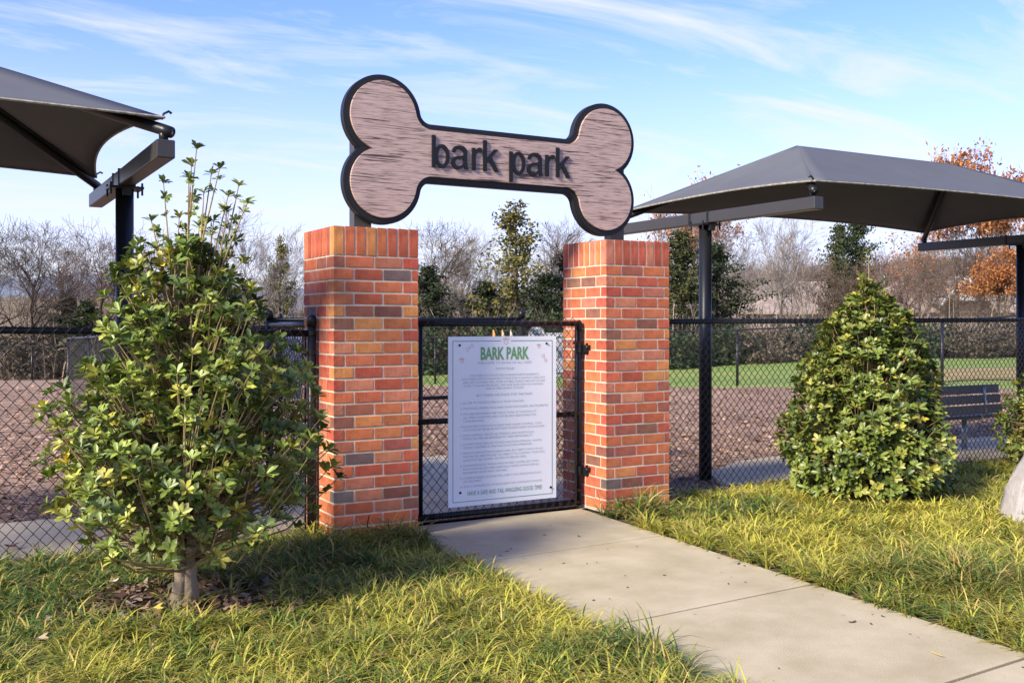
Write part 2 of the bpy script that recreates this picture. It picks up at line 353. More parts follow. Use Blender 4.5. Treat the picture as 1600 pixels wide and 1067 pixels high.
def pillar(x0, label, forced, flip):
    root = empty('brick_pillar', (x0, 0, 0), label, 'pillar', 'brick pillars at the gate')
    mb = MB(); r = .0035; mb.box((W/2, W/2, (ZT-.006)/2), (W-2*r, W-2*r, ZT-.006)); mb.build('mortar', M['mortar'], root)
    def put(name, x0_, x1_, y0_, y1_, z0_, z1_, c=None):
        o = bpy.data.objects.new(name, brick_mesh((x1_-x0_, y1_-y0_, z1_-z0_))); col.objects.link(o); o.parent = root
        o.location = ((x0_+x1_)/2+rng.normal()*.0006, (y0_+y1_)/2+rng.normal()*.0006, (z0_+z1_)/2)
        o.rotation_euler = (0, 0, rng.normal()*.002)
        if c is None: c = PAL[rng.choice(len(PAL), p=pw)][0]
        s = 1+rng.normal()*.07; o.color = (c[0]*s, c[1]*s*(1+rng.normal()*.06), c[2]*s, 1)
    ml = W/2.95; dep = .09
    def ring(odd, z0, z1, row):
        fr = [.375, 1, 1, .575] if odd else [.69, 1, 1, .26]
        lf = [.26, 1, 1, .69] if odd else [.575, 1, 1, .375]
        faces = [fr, fr, fr, lf]                 # front, right, back, left, anticlockwise from above
        def P(face, s, dpt):                     # point at arclength s, depth dpt from the outside
            return [(s, dpt), (W-dpt, s), (W-s, W-dpt), (dpt, W-s)][face]
        h = JT/2
        for f in range(4):
            sg = np.concatenate([[0], np.cumsum(faces[f])])*ml; sg = sg*W/sg[-1]
            for k in (1, 2):
                a, b_ = P(f, sg[k]+h, 0), P(f, sg[k+1]-h, dep)
                put('brick', min(a[0], b_[0]), max(a[0], b_[0]), min(a[1], b_[1]), max(a[1], b_[1]), z0, z1, forced.get((row, f, k)))
            nx = faces[(f+1) % 4]; s2 = nx[0]*ml*W/(sum(nx)*ml)-h
            corner = P(f, W, 0); a = P(f, sg[3]+h, 0); b_ = P((f+1) % 4, s2, 0)
            put('brick', min(a[0], b_[0], corner[0]), max(a[0], b_[0], corner[0]), min(a[1], b_[1], corner[1]), max(a[1], b_[1], corner[1]), z0, z1, forced.get((row, f, 3)))
    for row in range(23):
        z1 = ZT-.182-row*CH; ring((row % 2 == 0) != flip, z1-CH+JT, z1, row)
    # soldier course on top
    zs0, zs1 = ZT-.172, ZT; n_ = 8; sw = W/n_
    for f in range(4):
        for k in range(n_-1 if True else 0):
            if k == 0: continue
            s0, s1 = k*sw+JT/2, (k+1)*sw-JT/2
            a, b_ = [((s0, 0), (s1, .09)), ((W, s0), (W-.09, s1)), ((W-s0, W), (W-s1, W-.09)), ((0, W-s0), (.09, W-s1))][f]
            put('soldier_brick', min(a[0], b_[0]), max(a[0], b_[0]), min(a[1], b_[1]), max(a[1], b_[1]), zs0, zs1)
        c = [(0, 0), (W-sw+JT/2, 0), (W-sw+JT/2, W-sw+JT/2), (0, W-sw+JT/2)][f]
        put('soldier_brick', c[0], c[0]+sw-JT/2, c[1], c[1]+sw-JT/2, zs0, zs1)
    return root
DK, PB, GR = (.20, .085, .055), (.28, .09, .055), (.14, .105, .10)
pillar(0, 'left brick pillar, the one the sign gate closes against, beside the holly', {(4, 0, 2): DK, (0, 3, 3): PB, (5, 3, 3): DK, (12, 0, 1): PB, (19, 3, 3): GR, (20, 0, 3): DK, (15, 3, 3): PB}, False)
pillar(1.982, 'right brick pillar carrying the gate hinges, beside the black canopy post', {(0, 0, 1): PB, (1, 3, 1): DK, (1, 3, 2): DK, (4, 3, 2): DK, (5, 0, 2): DK, (15, 0, 1): PB, (15, 0, 2): DK, (17, 0, 1): PB, (18, 3, 2): DK}, True)

# ------------------------------------------------------------------ bone sign
def arc(cx_, cz_, r, a0, a1, n=24):
    return [(cx_+r*math.cos(a0+(a1-a0)*i/n), cz_+r*math.sin(a0+(a1-a0)*i/n)) for i in range(n+1)]
def bone(off):                         # outline about the bone's centre, off > 0 shrinks it
    cu, cz_, r, hs, fr = .852, .21, .264-off, .191-off, .075+off
    # fillet between lobe circle (cu,cz) and shank line z = hs
    zc = hs+fr; dxx = math.sqrt(max((r+fr)**2-(cz_-zc)**2, 0)); fx = cu-dxx
    an = math.atan2(zc-cz_, fx-cu)     # from lobe centre to fillet centre
    nt_ = math.asin(min(cz_/r, 1))     # notch
    q = arc(cu, cz_, r, -nt_, an % (2*math.pi) if an < 0 else an, 40) if False else None
    a_end = an if an > 0 else an+2*math.pi
    a_not = -nt_
    q = arc(cu, cz_, r, a_not, a_end, 48)
    f0 = math.atan2(cz_-zc, cu-fx)
    q += arc(fx, zc, fr, f0, -math.pi/2, 10)[1:]
    left = [(-x, z) for x, z in q][::-1]
    top = q+left
    return top+[(-x, -z) for x, z in top][0:]
def clean(p):
    out = []
    for a in p:
        if not out or math.dist(a, out[-1]) > 1e-4: out.append(a)
    if math.dist(out[0], out[-1]) < 1e-4: out.pop()
    return out
def bevel_plate(poly, y0, y1, bv, name, m, parent):
    bm = bmesh.new(); vs = [bm.verts.new((p[0], y1, p[1])) for p in poly]; f = bm.faces.new(vs)
    ex = bmesh.ops.extrude_face_region(bm, geom=[f]); ev = [g for g in ex['geom'] if isinstance(g, bmesh.types.BMVert)]
    bmesh.ops.translate(bm, verts=ev, vec=(0, y0-y1, 0)); bmesh.ops.recalc_face_normals(bm, faces=bm.faces)
    es = [e_ for e_ in bm.edges if all(abs(v.co.y-y0) < 1e-6 for v in e_.verts)]
    bmesh.ops.bevel(bm, geom=es, offset=bv, segments=2, affect='EDGES')
    me = bpy.data.meshes.new(name); bm.to_mesh(me); bm.free(); return link(name, me, m, parent)
BX, BZ = 1.25, 2.42
br = empty('bone_sign', (BX, .19, BZ), 'large bone-shaped wood-grain sign reading bark park above the gate', 'sign')
bevel_plate(clean(bone(0)), -.0, .06, .006, 'backing_plate', M['boneback'], br)
bevel_plate(clean(bone(.040)), -.019, -.001, .0015, 'wood_panel', M['wood'], br)
for cx_ in (.285, 2.26):
    mb = MB(); mb.box((cx_-BX, .105, (1.896+2.55)/2-BZ), (.115, .085, 2.55-1.896)); mb.build('support_post', M['galv' if False else 'steel'], br)
# individual raised letters, fitted to boxes
texts = []
def text_mesh(s, name, res=3):
    c = bpy.data.curves.new(name, 'FONT'); c.body = s; c.resolution_u = res; c.fill_mode = 'FRONT'; c.offset = .022 if s == 'BARK PARK' else 0
    o = bpy.data.objects.new(name, c); col.objects.link(o); return o
def flush(objs):
    bpy.context.view_layer.update(); dg = bpy.context.evaluated_depsgraph_get(); out = []
    for o in objs:
        me = bpy.data.meshes.new_from_object(o.evaluated_get(dg)); me.materials.clear()
        c = o.data; bpy.data.objects.remove(o); bpy.data.curves.remove(c); out.append(me)
    return out
word = 'barkpark'
lx = [(108, 290), (310, 490), (525, 630), (642, 803), (915, 1080), (1100, 1268), (1290, 1390), (1402, 1548)]
u_ = lambda cx_: onv(660+cx_/6.667, .152)
def ell(cx_, cy_, rx, ry, a0, a1, n_=28): return [(cx_+rx*math.cos(R(a0+(a1-a0)*i/n_)), cy_+ry*math.sin(R(a0+(a1-a0)*i/n_))) for i in range(n_+1)]
def bowl(cx_, rx, ry, tk, sw_, lo_, hi_):   # stem plus round bowl, one outline and one hole
    a_ = math.degrees(math.acos((sw_-cx_)/rx)); i_ = math.degrees(math.acos(max(-1, (sw_-cx_)/(rx-tk))))
    return [[(0, lo_), (0, hi_), (sw_, hi_)]+ell(cx_, 114, rx, ry, a_, -a_)+[(sw_, lo_)], ell(cx_, 114, rx-tk, ry-tk-2, i_, -i_)]
GL = {'b': bowl(105, 77, 122, 34, 37, 0, 322), 'p': bowl(97, 70, 120, 33, 35, -80, 228),
      'k': [[(0, 0), (0, 305), (37, 305), (37, 122), (110, 222), (155, 222), (88, 140), (161, 0), (118, 0), (62, 106), (37, 76), (37, 0)]],
      'r': [[(0, 0), (0, 222), (34, 222), (34, 192), (50, 214), (68, 226), (86, 228), (105, 220), (97, 184), (84, 188), (68, 187), (54, 176), (43, 154), (38, 120), (38, 0)]],
      'a': [[(180, 0), (141, 0), (134, 26), (105, 4), (70, -7), (36, -3), (12, 20), (2, 58), (10, 94), (32, 118), (62, 129), (98, 134), (129, 143), (128, 166), (118, 190), (92, 203), (64, 199), (47, 183), (42, 164), (8, 169), (16, 200), (34, 222), (62, 235), (92, 238), (126, 232), (150, 215), (162, 190), (164, 160), (164, 70), (168, 28)],
            [(129, 112), (98, 104), (66, 98), (46, 85), (38, 62), (45, 38), (64, 25), (90, 27), (112, 41), (125, 64), (129, 90)]]}
XH = .150; ASC = .204
for ch_, (a, b_) in zip(word, lx):
    P_ = np.concatenate([np.array(q) for q in GL[ch_]]); mn, mx_ = P_.min(0), P_.max(0)
    u0, u1 = u_(a), u_(b_); zb = 2.334-BZ
    z0, z1 = {'b': (-.005, ASC), 'k': (0, ASC), 'a': (-.005, XH+.003), 'r': (0, XH), 'p': (-.058, XH)}[ch_]
    bm = bmesh.new(); es = []
    for q in GL[ch_]:
        vs = [bm.verts.new((u0+(x-mn[0])/(mx_[0]-mn[0])*(u1-u0)-BX, -.031, zb+z0+(y-mn[1])/(mx_[1]-mn[1])*(z1-z0))) for x, y in q]
        es += [bm.edges.new((vs[i], vs[(i+1) % len(vs)])) for i in range(len(vs))]
    bmesh.ops.triangle_fill(bm, use_beauty=True, edges=es, normal=(0, -1, 0))
    ex = bmesh.ops.extrude_face_region(bm, geom=bm.faces[:]); bmesh.ops.translate(bm, verts=[g for g in ex['geom'] if isinstance(g, bmesh.types.BMVert)], vec=(0, .013, 0))
    bmesh.ops.recalc_face_normals(bm, faces=bm.faces); me = bpy.data.meshes.new('letter'); bm.to_mesh(me); bm.free()
    link('letter', me, M['letter'], br)

# ------------------------------------------------------------------ chain link, fences and gate
def chain(A, B, z0, z1, p=.033, q=.036, r=.0021, sides=3, zf=None):
    A = np.array(A, float); B = np.array(B, float); Ln = np.linalg.norm(B-A); dr = (B-A)/Ln; nr = np.array([-dr[1], dr[0]])
    n_ = max(2, int(round(Ln/p))); p = Ln/n_; kz = int(round((z1-z0)/q))
    K = np.arange(kz+1); Vs = []; Fs = []
    for i in range(n_):
        up = (K+i) % 2; s = (i+up)*p; s = s+np.where(up == 1, .35*r, -.35*r)
        off = np.where(up == 1, r*.9, -r*.9)*(1 if i % 2 else -1)
        z = z0+K*q + (0 if zf is None else np.array([zf((A+dr*min(max(a, 0), Ln))) for a in s]))
        P = np.stack([A[0]+dr[0]*s+nr[0]*off, A[1]+dr[1]*s+nr[1]*off, z], -1)
        # cross-section in the plane of (normal, in-plane perpendicular)
        for k in range(sides):
            th = 2*math.pi*k/sides
            sg = np.where(up == 1, 1, -1)
            Vs.append(P+np.stack([nr[0]*math.cos(th)+dr[0]*math.sin(th)*.9+0*z, nr[1]*math.cos(th)+dr[1]*math.sin(th)*.9+0*z, 0*z], -1)*r*1.15)
        b0 = i*sides*(kz+1)
        for k in range(sides):
            k2 = (k+1) % sides
            Fs.append(np.stack([b0+k*(kz+1)+K[:-1], b0+k2*(kz+1)+K[:-1], b0+k2*(kz+1)+K[1:], b0+k*(kz+1)+K[1:]], -1))
    return npmesh('chain_link_mesh', np.concatenate(Vs), np.concatenate(Fs))
def dome_post(root, x, y, z0, z1, r, name='post', m='black'):
    mb = MB(); mb.tube([(x, y, z0), (x, y, z1-.06)], r, 16); o = mb.build(name, M[m], root, True)
    mb = MB(); rr = r*1.12
    mb.tube([(x, y, z1-.075), (x, y, z1-.03), (x, y, z1-.02), (x, y, z1-.006), (x, y, z1)], [rr, rr, rr*.92, rr*.6, rr*.12], 16); mb.build('cap', M[m], o, True)
    return o
def shade(root_): pass
# left fence
lf = empty('chain_link_fence', (0, 0, 0), 'black chain link fence running left from the pillar behind the holly', 'fence', 'black chain link fences')
FV = .28
dome_post(lf, -.041, FV, 0, 1.375, .028, 'terminal_post')
mb = MB(); mb.tube([(-6.5, FV, 1.300), (-1.77, FV, 1.281), (-.07, FV, 1.257)], .021, 10); mb.build('top_rail', M['black'], lf, True)
stuff(link('chain_link_mesh', chain((-6.5, FV-.024), (-.09, FV-.024), .03, 1.305, .033, .0375, .0031), M['wire'], lf))
mb = MB(); mb.tube([(-.085, FV-.01, .05), (-.085, FV-.01, 1.27)], .006, 6); mb.build('tension_bar', M['black'], lf)
for z in (1.257, 1.135, .72, .3):
    mb = MB(); mb.tube([(-.041, FV, z-.012), (-.041, FV, z+.012)], .031, 14); mb.box((-.085, FV-.006, z), (.04, .012, .02)); mb.build('tension_band', M['black'], lf)
for x in (-3.2, -5.6): dome_post(lf, x, FV+.045, 0, 1.36, .024, 'line_post')
# right fence
rf = empty('chain_link_fence', (2.54, FV, 0), 'black chain link fence running right from the hinge pillar behind the clipped shrub', 'fence', 'black chain link fences')
rf.location = (0, 0, 0)
mb = MB(); mb.tube([(2.56, FV, 1.333), (7, FV, 1.356), (11.5, FV, 1.38)], .021, 10); mb.build('top_rail', M['black'], rf, True)
stuff(link('chain_link_mesh', chain((2.56, FV-.024), (11.5, FV-.024), .03, 1.362, .0315, .0345, .0031), M['wire'], rf))
for x in (4.75, 8.9): dome_post(rf, x, FV+.045, 0, 1.4, .024, 'line_post')
dome_post(rf, 2.59, FV, 0, 1.4, .028, 'terminal_post')
# gate
gt = empty('gate', (0, 0, 0), 'black chain link gate carrying the white rules sign, between the brick pillars', 'gate')
g0, g1, gz0, gz1, gzm = .70, 1.945, .045, 1.318, .672
mb = MB(); mb.tube([(g0, FV, gz0-.02), (g0, FV, gz1)], .014, 10); mb.build('latch_stile', M['black'], gt, True)
o = dome_post(gt, g1, FV, .02, 1.345, .0195, 'hinge_stile')
for nm, z, r in (('top_rail', gz1, .0205), ('middle_rail', gzm, .019), ('bottom_rail', gz0, .0205)):
    mb = MB(); mb.tube([(g0-.02, FV, z), (g1-.01, FV, z)], r, 10); mb.build(nm, M['black'], gt, True)
stuff(link('chain_link_mesh', chain((g0+.005, FV-.026), (g1-.045, FV-.026), .012, 1.345, .0325, .0375, .0031), M['wire'], gt))
mb = MB(); mb.tube([(g1-.045, FV-.02, .05), (g1-.045, FV-.02, 1.31)], .007, 6); mb.build('tension_bar', M['black'], gt)
for z in (.13, .42, .68, .93, 1.18):
    mb = MB(); mb.tube([(g1, FV, z-.01), (g1, FV, z+.01)], .0225, 12); mb.box((g1-.035, FV-.012, z), (.05, .014, .016)); mb.build('tension_band', M['black'], gt)
for z in (1.14, .27):
    mb = MB(); mb.tube([(g1, FV, z-.03), (g1, FV, z+.03)], .026, 12); mb.box((g1+.026, FV-.03, z-.004), (.022, .075, .05)); mb.box((g1+.028, FV-.065, z+.012), (.016, .05, .028)); mb.tube([(g1+.03, FV-.05, z-.04), (g1+.03, FV-.05, z+.04)], .008, 8); hg = mb.build('hinge', M['black'], gt)
    mb = MB(); mb.tube([(g1+.016, FV-.075, z+.014), (g1+.01, FV-.075, z+.014)], .007, 8); mb.build('bolt_head', M['bolt'], hg)
# rules sign on the gate
SU0, SU1, SZ0, SZ1, SV = .882, 1.725, .099, 1.231, .242
sg = empty('rules_sign', ((SU0+SU1)/2, SV, SZ0), 'white rules board with green BARK PARK heading bolted to the gate', 'sign')
SW, SH = SU1-SU0, SZ1-SZ0
mb = MB(); mb.box((0, .003, SH/2), (SW, .006, SH)); mb.build('board', M['signwhite'], sg)
def sp(fx, fy): return ((fx-.5)*SW, SH*(1-fy))
def strip(a, b_, wd, y=-.0012):
    a, b_ = Vector(a), Vector(b_); d_ = (b_-a).normalized(); n_ = Vector((-d_.y, d_.x))*wd/2
    return [(p.x, y, p.y) for p in (a-n_, b_-n_, b_+n_, a+n_)]
mb = MB()
for a, b_ in ((sp(.04, .027), sp(.475, .027)), (sp(.565, .027), sp(.96, .027)), (sp(.96, .027), sp(.96, .972)), (sp(.96, .972), sp(.04, .972)), (sp(.04, .972), sp(.04, .027))):
    mb.add(strip(a, b_, .0045), [(0, 1, 2, 3)])
mb.build('border_line', M['dgreen'], sg)
def loop(pts, wd, mb_, y=-.0012):
    for i in range(len(pts)): mb_.add(strip(pts[i], pts[(i+1) % len(pts)], wd, y), [(0, 1, 2, 3)])
def paw(cx_, cz_, s, mb_):
    loop([(cx_+s*.5*math.cos(a), cz_-s*.25+s*.45*math.sin(a)) for a in np.linspace(0, 2*math.pi, 9)[:-1]], .003, mb_)
    for k in (-.62, -.22, .22, .62): loop([(cx_+k*s+s*.14*math.cos(a), cz_+s*(.55-.5*abs(k)*abs(k))+s*.18*math.sin(a)) for a in np.linspace(0, 2*math.pi, 6)[:-1]], .0025, mb_)
def tinybone(cx_, cz_, s, rot, mb_):
    p = [(x*s*.55, z*s*.55) for x, z in clean(bone(0))[::10]]; c, s_ = math.cos(rot), math.sin(rot)
    loop([(cx_+x*c-z*s_, cz_+x*s_+z*c) for x, z in p], .0028, mb_)
for f, k, s in (((.52, .027), 'p', .032), ((.12, .14), 'p', .024), ((.83, .06), 'p', .02), ((.19, .065), 'b', .05), ((.885, .135), 'b', .045)):
    mb = MB(); c = sp(*f)
    if k == 'p': paw(c[0], c[1], s, mb)
    else: tinybone(c[0], c[1], s, .6 if f[0] < .5 else -1.0, mb)
    mb.build('paw_print' if k == 'p' else 'bone_print', M['orange'], sg)
for f in ((.10, .051), (.905, .045), (.105, .918), (.945, .934)):
    c = sp(*f); mb = MB(); mb.tube([(c[0], -.001, c[1]), (c[0], -.007, c[1])], [.009, .007], 8); mb.build('bolt', M['boneback'], sg)
LN = [('BARK PARK', .0985, .086, 'c', .29, .735, 'green'), ('WELCOME TO DOGS OF ALL SIZES', .157, .016, 'c', .26, .76, 'grey'), ('DOGS RULE!', .192, .0155, 'c', .43, .595, 'grey'),
      ('THIS PARK IS A PLACE FOR DURHAM FARMS RESIDENTS', .231, .0145, 'c', .19, .83, 'grey'), ('AND THEIR PUPS TO HAVE FUN. IF YOUR DOG IS HAVING A BAD DAY', .251, .0145, 'c', .115, .89, 'grey'),
      ('AND NOT PLAYING WELL WITH OTHERS, PLEASE TAKE HIM OR HER', .271, .0145, 'c', .13, .89, 'grey'), ('HOME TO AVOID PROBLEMS. THE SAME GOES FOR YOU HUMANS.', .291, .0145, 'c', .135, .875, 'grey'),
      ('PARK IS OPEN DAWN TO DUSK.', .310, .0145, 'c', .335, .69, 'grey'), ('BUT THERE ARE RULES FOR THE PARK', .349, .0165, 'c', .25, .77, 'grey')]
LN += [(s, y, .0145, 'l', x, None, 'grey') for s, y, x in (('1. ALL USE OF THE DOG PARK IS AT YOUR OWN RISK.', .391, .105), ('2. DOG FOOD, HUMAN FOOD AND GLASS CONTAINERS ARE PROHIBITED.', .424, .105), ('3. YOU ARE RESPONSIBLE FOR THE ACTIONS OF YOUR DOG AT', .457, .105), ('ALL TIMES. YOUR DOG WILL NOT BE HELD RESPONSIBLE FOR', .478, .13), ('YOUR BEHAVIOR.', .499, .13),
      ('4. PLEASE KEEP YOUR DOG IN SIGHT AND UNDER CONTROL. YOUR', .531, .105), ('DOG SHOULD NEVER BE LEFT UNATTENDED INSIDE THE DOG PARK.', .551, .135), ('5. POOP HAPPENS... PLEASE USE THE BAGS AND RECEPTACLES.', .583, .105), ('VIOLATORS WILL BE REMINDED OF THEIR RESPONSIBILITY.', .603, .13), ('6. PLAYING DOGS CAN GET ROWDY AND POSE SOME RISK. HAVING', .635, .105), ('YOUNG CHILDREN IN THE PARK IS NOT RECOMMENDED.', .655, .13),
      ('7. REMOVE LEASH IN THE HOLDING AREA, BUT KEEP IT WITH YOU IN', .687, .105), ('THE FENCED AREA IN CASE YOU NEED IT TO CONTROL YOUR DOG.', .708, .13), ('DOGS MUST BE LEASHED OUTSIDE OF FENCED AREA.', .729, .13), ('8. AGGRESSIVE DOGS, FEMALE DOGS IN HEAT, PUPPIES LESS THAN', .761, .105), ('FOUR MONTHS OLD AND HABITUALLY RUDE HUMANS ARE ALL', .782, .13), ('PROHIBITED FROM USING THE PARK.', .803, .13),
      ('9. CURRENT RABIES VACCINATION, AND A TAG INDICATING SUCH', .834, .105), ('ARE REQUIRED.', .854, .13), ('10. FOR A COMPLETE SET OF RULES READ THE COMMUNITY POLICIES.', .884, .105))]
LN += [('HAVE A SAFE AND TAIL-WAGGING GOOD TIME!', .925, .031, 'c', .17, .86, 'dgreen')]
ms = flush([text_mesh(q[0], 'text_line', 2) for q in LN])
co2 = np.array([v.co[:] for v in ms[10].vertices]); kx = (.925-.105)*SW/(co2[:, 0].max()-co2[:, 0].min())
for q, me in zip(LN, ms):
    co = np.array([v.co[:] for v in me.vertices]); mn, mx_ = co.min(0), co.max(0)
    cap = .73                          # cap height of the font, unit size
    kz_ = q[2]/cap; x0, z0 = sp(q[4], q[1]); k = kx if q[5] is None else (q[5]-q[4])*SW/(mx_[0]-mn[0])
    def place(dx_, dz_, y):
        v2 = np.empty_like(co); v2[:, 0] = x0+(co[:, 0]-mn[0])*k+dx_; v2[:, 2] = z0-q[2]/2+co[:, 1]*kz_+dz_; v2[:, 1] = y; return v2
    if q[0] == 'BARK PARK':
        sh_ = me.copy(); sh_.vertices.foreach_set('co', place(-.003, -.003, -.001).ravel()); sh_.update(); link('heading_drop_print', sh_, M['tan'], sg)
    me.vertices.foreach_set('co', place(0, 0, -.0016).ravel()); me.update()
    link('text_line', me, M[q[6]], sg)

# holding pen behind the gate and the yard fences
pen = empty('chain_link_fence', (0, 0, 0), 'black chain link holding pen just inside the gate', 'fence', 'black chain link fences')
PV = 1.9
pa, pb = onv(421, PV), onv(815, PV)
for x, z in ((pa, 1.425), (pb, 1.44)): dome_post(pen, x, PV, 0, z, .028)
dome_post(pen, pa+.14, PV+.18, 0, 1.40, .018)
mb = MB(); mb.tube([(pa, PV, 1.345), (pb, PV, 1.355)], .021, 10); mb.build('rail', M['black'], pen, True)
mb = MB(); mb.tube([(pb, PV, 1.30), (3.6, PV+.2, 1.30)], .021, 10); mb.build('rail', M['black'], pen, True)
mb = MB(); mb.tube([(pa, PV, 1.31), (pa-.06, .5, 1.31)], .021, 10); mb.build('rail', M['black'], pen, True)
mb = MB(); mb.tube([(pb, PV, 1.31), (2.4, .6, 1.31)], .021, 10); mb.build('rail', M['black'], pen, True)
mb = MB(); mb.tube([(pa, PV, .70), (pb, PV, .70)], .017, 8); mb.build('rail', M['black'], pen, True)
for A, B in (((pa, PV), (pb, PV)), ((pb, PV+.01), (3.6, PV+.2)), ((pa-.06, .5), (pa, PV)), ((2.4, .6), (pb, PV))):
    stuff(link('chain_link_mesh', chain(A, B, .05, 1.345, .033, .0365, .0024), M['wire'], pen))
# partition going back from the pen
pt = empty('chain_link_fence', (0, 0, 0), 'dark chain link partition running back between the two yards, left behind the holly', 'fence', 'black chain link fences')
pA, pB = (pa, PV), at(107, 17.2)
zf = lambda P: float(terrain(P[0], P[1]))-.01*(P[1]-PV)
mb = MB(); mb.tube([(*pA, 1.29), (*pB, zat(529, 17.2))], .02, 8); mb.build('top_rail', M['black'], pt, True)
for k in (0, .2, .4, .6, .8, 1):
    x, y = pA[0]+(pB[0]-pA[0])*k, pA[1]+(pB[1]-pA[1])*k; dome_post(pt, x, y, -.2, 1.29+(zat(529, 17.2)-1.29)*k+.03, .024)
stuff(link('chain_link_mesh', chain(pA, pB, .0, 1.26, .033, .0365, .002, zf=lambda P: (zat(529, 17.2)-1.29)*np.hypot(P[0]-pA[0], P[1]-pA[1])/np.hypot(pB[0]-pA[0], pB[1]-pA[1])), M['wirefar'], pt))
# back fence
bf = empty('chain_link_fence', (0, 0, 0), 'distant black chain link fence along the far edge of the mulch and lawn', 'fence', 'black chain link fences')
pts = [(2050, 15.2, 1.60), (1600, 18.2, 1.48), (1472, 19.3, 1.375), (1152, 22.2, 1.2), (680, 27, .97), (50, 33, .62), (-300, 36, .5)]
PP = [(*at(a, z), h) for a, z, h in pts]
mb = MB(); mb.tube(PP, .02, 6); mb.build('top_rail', M['black'], bf, True)
for a, b_ in zip(PP[:-1], PP[1:]):
    ln = math.dist(a[:2], b_[:2]); hz = lambda P, a=a, b_=b_, ln=ln: a[2]+(b_[2]-a[2])*math.dist(P, a[:2])/ln-1.2
    stuff(link('chain_link_mesh', chain(a[:2], b_[:2], 0, 1.2, .05, .055, .0017, zf=hz), M['wirefar'], bf))
    n_ = max(1, int(ln/3.2)); n_ = 2 if abs(a[0]-PP[2][0]) < .01 else n_
    for k in range(n_):
        q = k/n_; x, y, z = [a[i]+(b_[i]-a[i])*q for i in range(3)]
        mb = MB(); mb.tube([(x, y, z-1.45), (x, y, z)], .03, 8); mb.build('post', M['black'], bf, True)
# notice boards and straps on the pen's far side
nb = empty('notice_board', (0, 0, 0), 'white notice board with arched top behind the right end of the rules sign', 'sign')
v_ = PV-.04; Zb = camc(onv(850, v_), v_)[1]; x0, x1 = onv(826, v_), onv(902, v_+0); zt_, zb_ = zat(520, Zb), zat(588, Zb)
xc, ra_ = onv(838, v_), (onv(850, v_)-onv(827, v_))/2
poly = [(x0, zb_), (x1, zb_), (x1, zt_), (xc+ra_, zt_)]+[(xc+ra_*math.cos(a), zt_+ra_*.75*math.sin(a)) for a in np.linspace(.1, math.pi-.1, 12)]+[(xc-ra_, zt_-.001), (x0, zt_-.004)]
mb = MB(); mb.prism(clean(poly), v_-.012, v_); mb.build('board', M['white'], nb)
for z in (zt_-.035, zb_+.03):
    mb = MB(); mb.box(((x0+x1)/2, v_-.0145, z), (x1-x0-.04, .003, .008)); mb.build('green_line', M['green'], nb)
mb = MB(); loop([(onv(873, v_)+.014*math.cos(a), (zt_+zb_)/2+.03*math.sin(a)) for a in np.linspace(0, 2*math.pi, 13)[:-1]], .007, mb, v_-.0145); mb.build('green_mark', M['green'], nb)
mb = MB(); loop([(xc+ra_*.55*math.cos(a), zt_-.01+ra_*.5*math.sin(a)) for a in np.linspace(0, math.pi, 9)], .006, mb, v_-.0145); mb.build('green_arch', M['green'], nb)
wb = empty('notice_board', (0, 0, 0), 'plain white board seen through the mesh left of the left pillar', 'sign')
Zb = camc(onv(455, PV), PV)[1]; mb = MB(); a_, b_ = onv(436, PV), onv(490, PV); mb.box(((a_+b_)/2, PV+.3, (zat(525, Zb)+zat(628, Zb))/2), (b_-a_, .012, zat(525, Zb)-zat(628, Zb))); mb.build('board', M['white'], wb)
for i, (px, mm_, lb) in enumerate(((771, 'strap_o', 'bright orange strap end hanging behind the top edge of the rules sign'), (785, 'strap_t', 'tan strap end hanging behind the rules sign, between an orange and a grey one'), (798, 'strap_g', 'grey strap end hanging behind the top edge of the rules sign'))):
    x = onv(px, PV-.03); mb = MB(); z1 = 1.27
    mb.tube([(x, PV-.03, z1), (x+.008, PV-.035, z1-.06), (x+.018, PV-.03, z1-.14), (x+.03, PV-.03, z1-.22)], [.006, .016, .014, .01], 6)
    tag(mb.build('strap', M[mm_]), lb, 'strap', 'straps hanging in the pen')

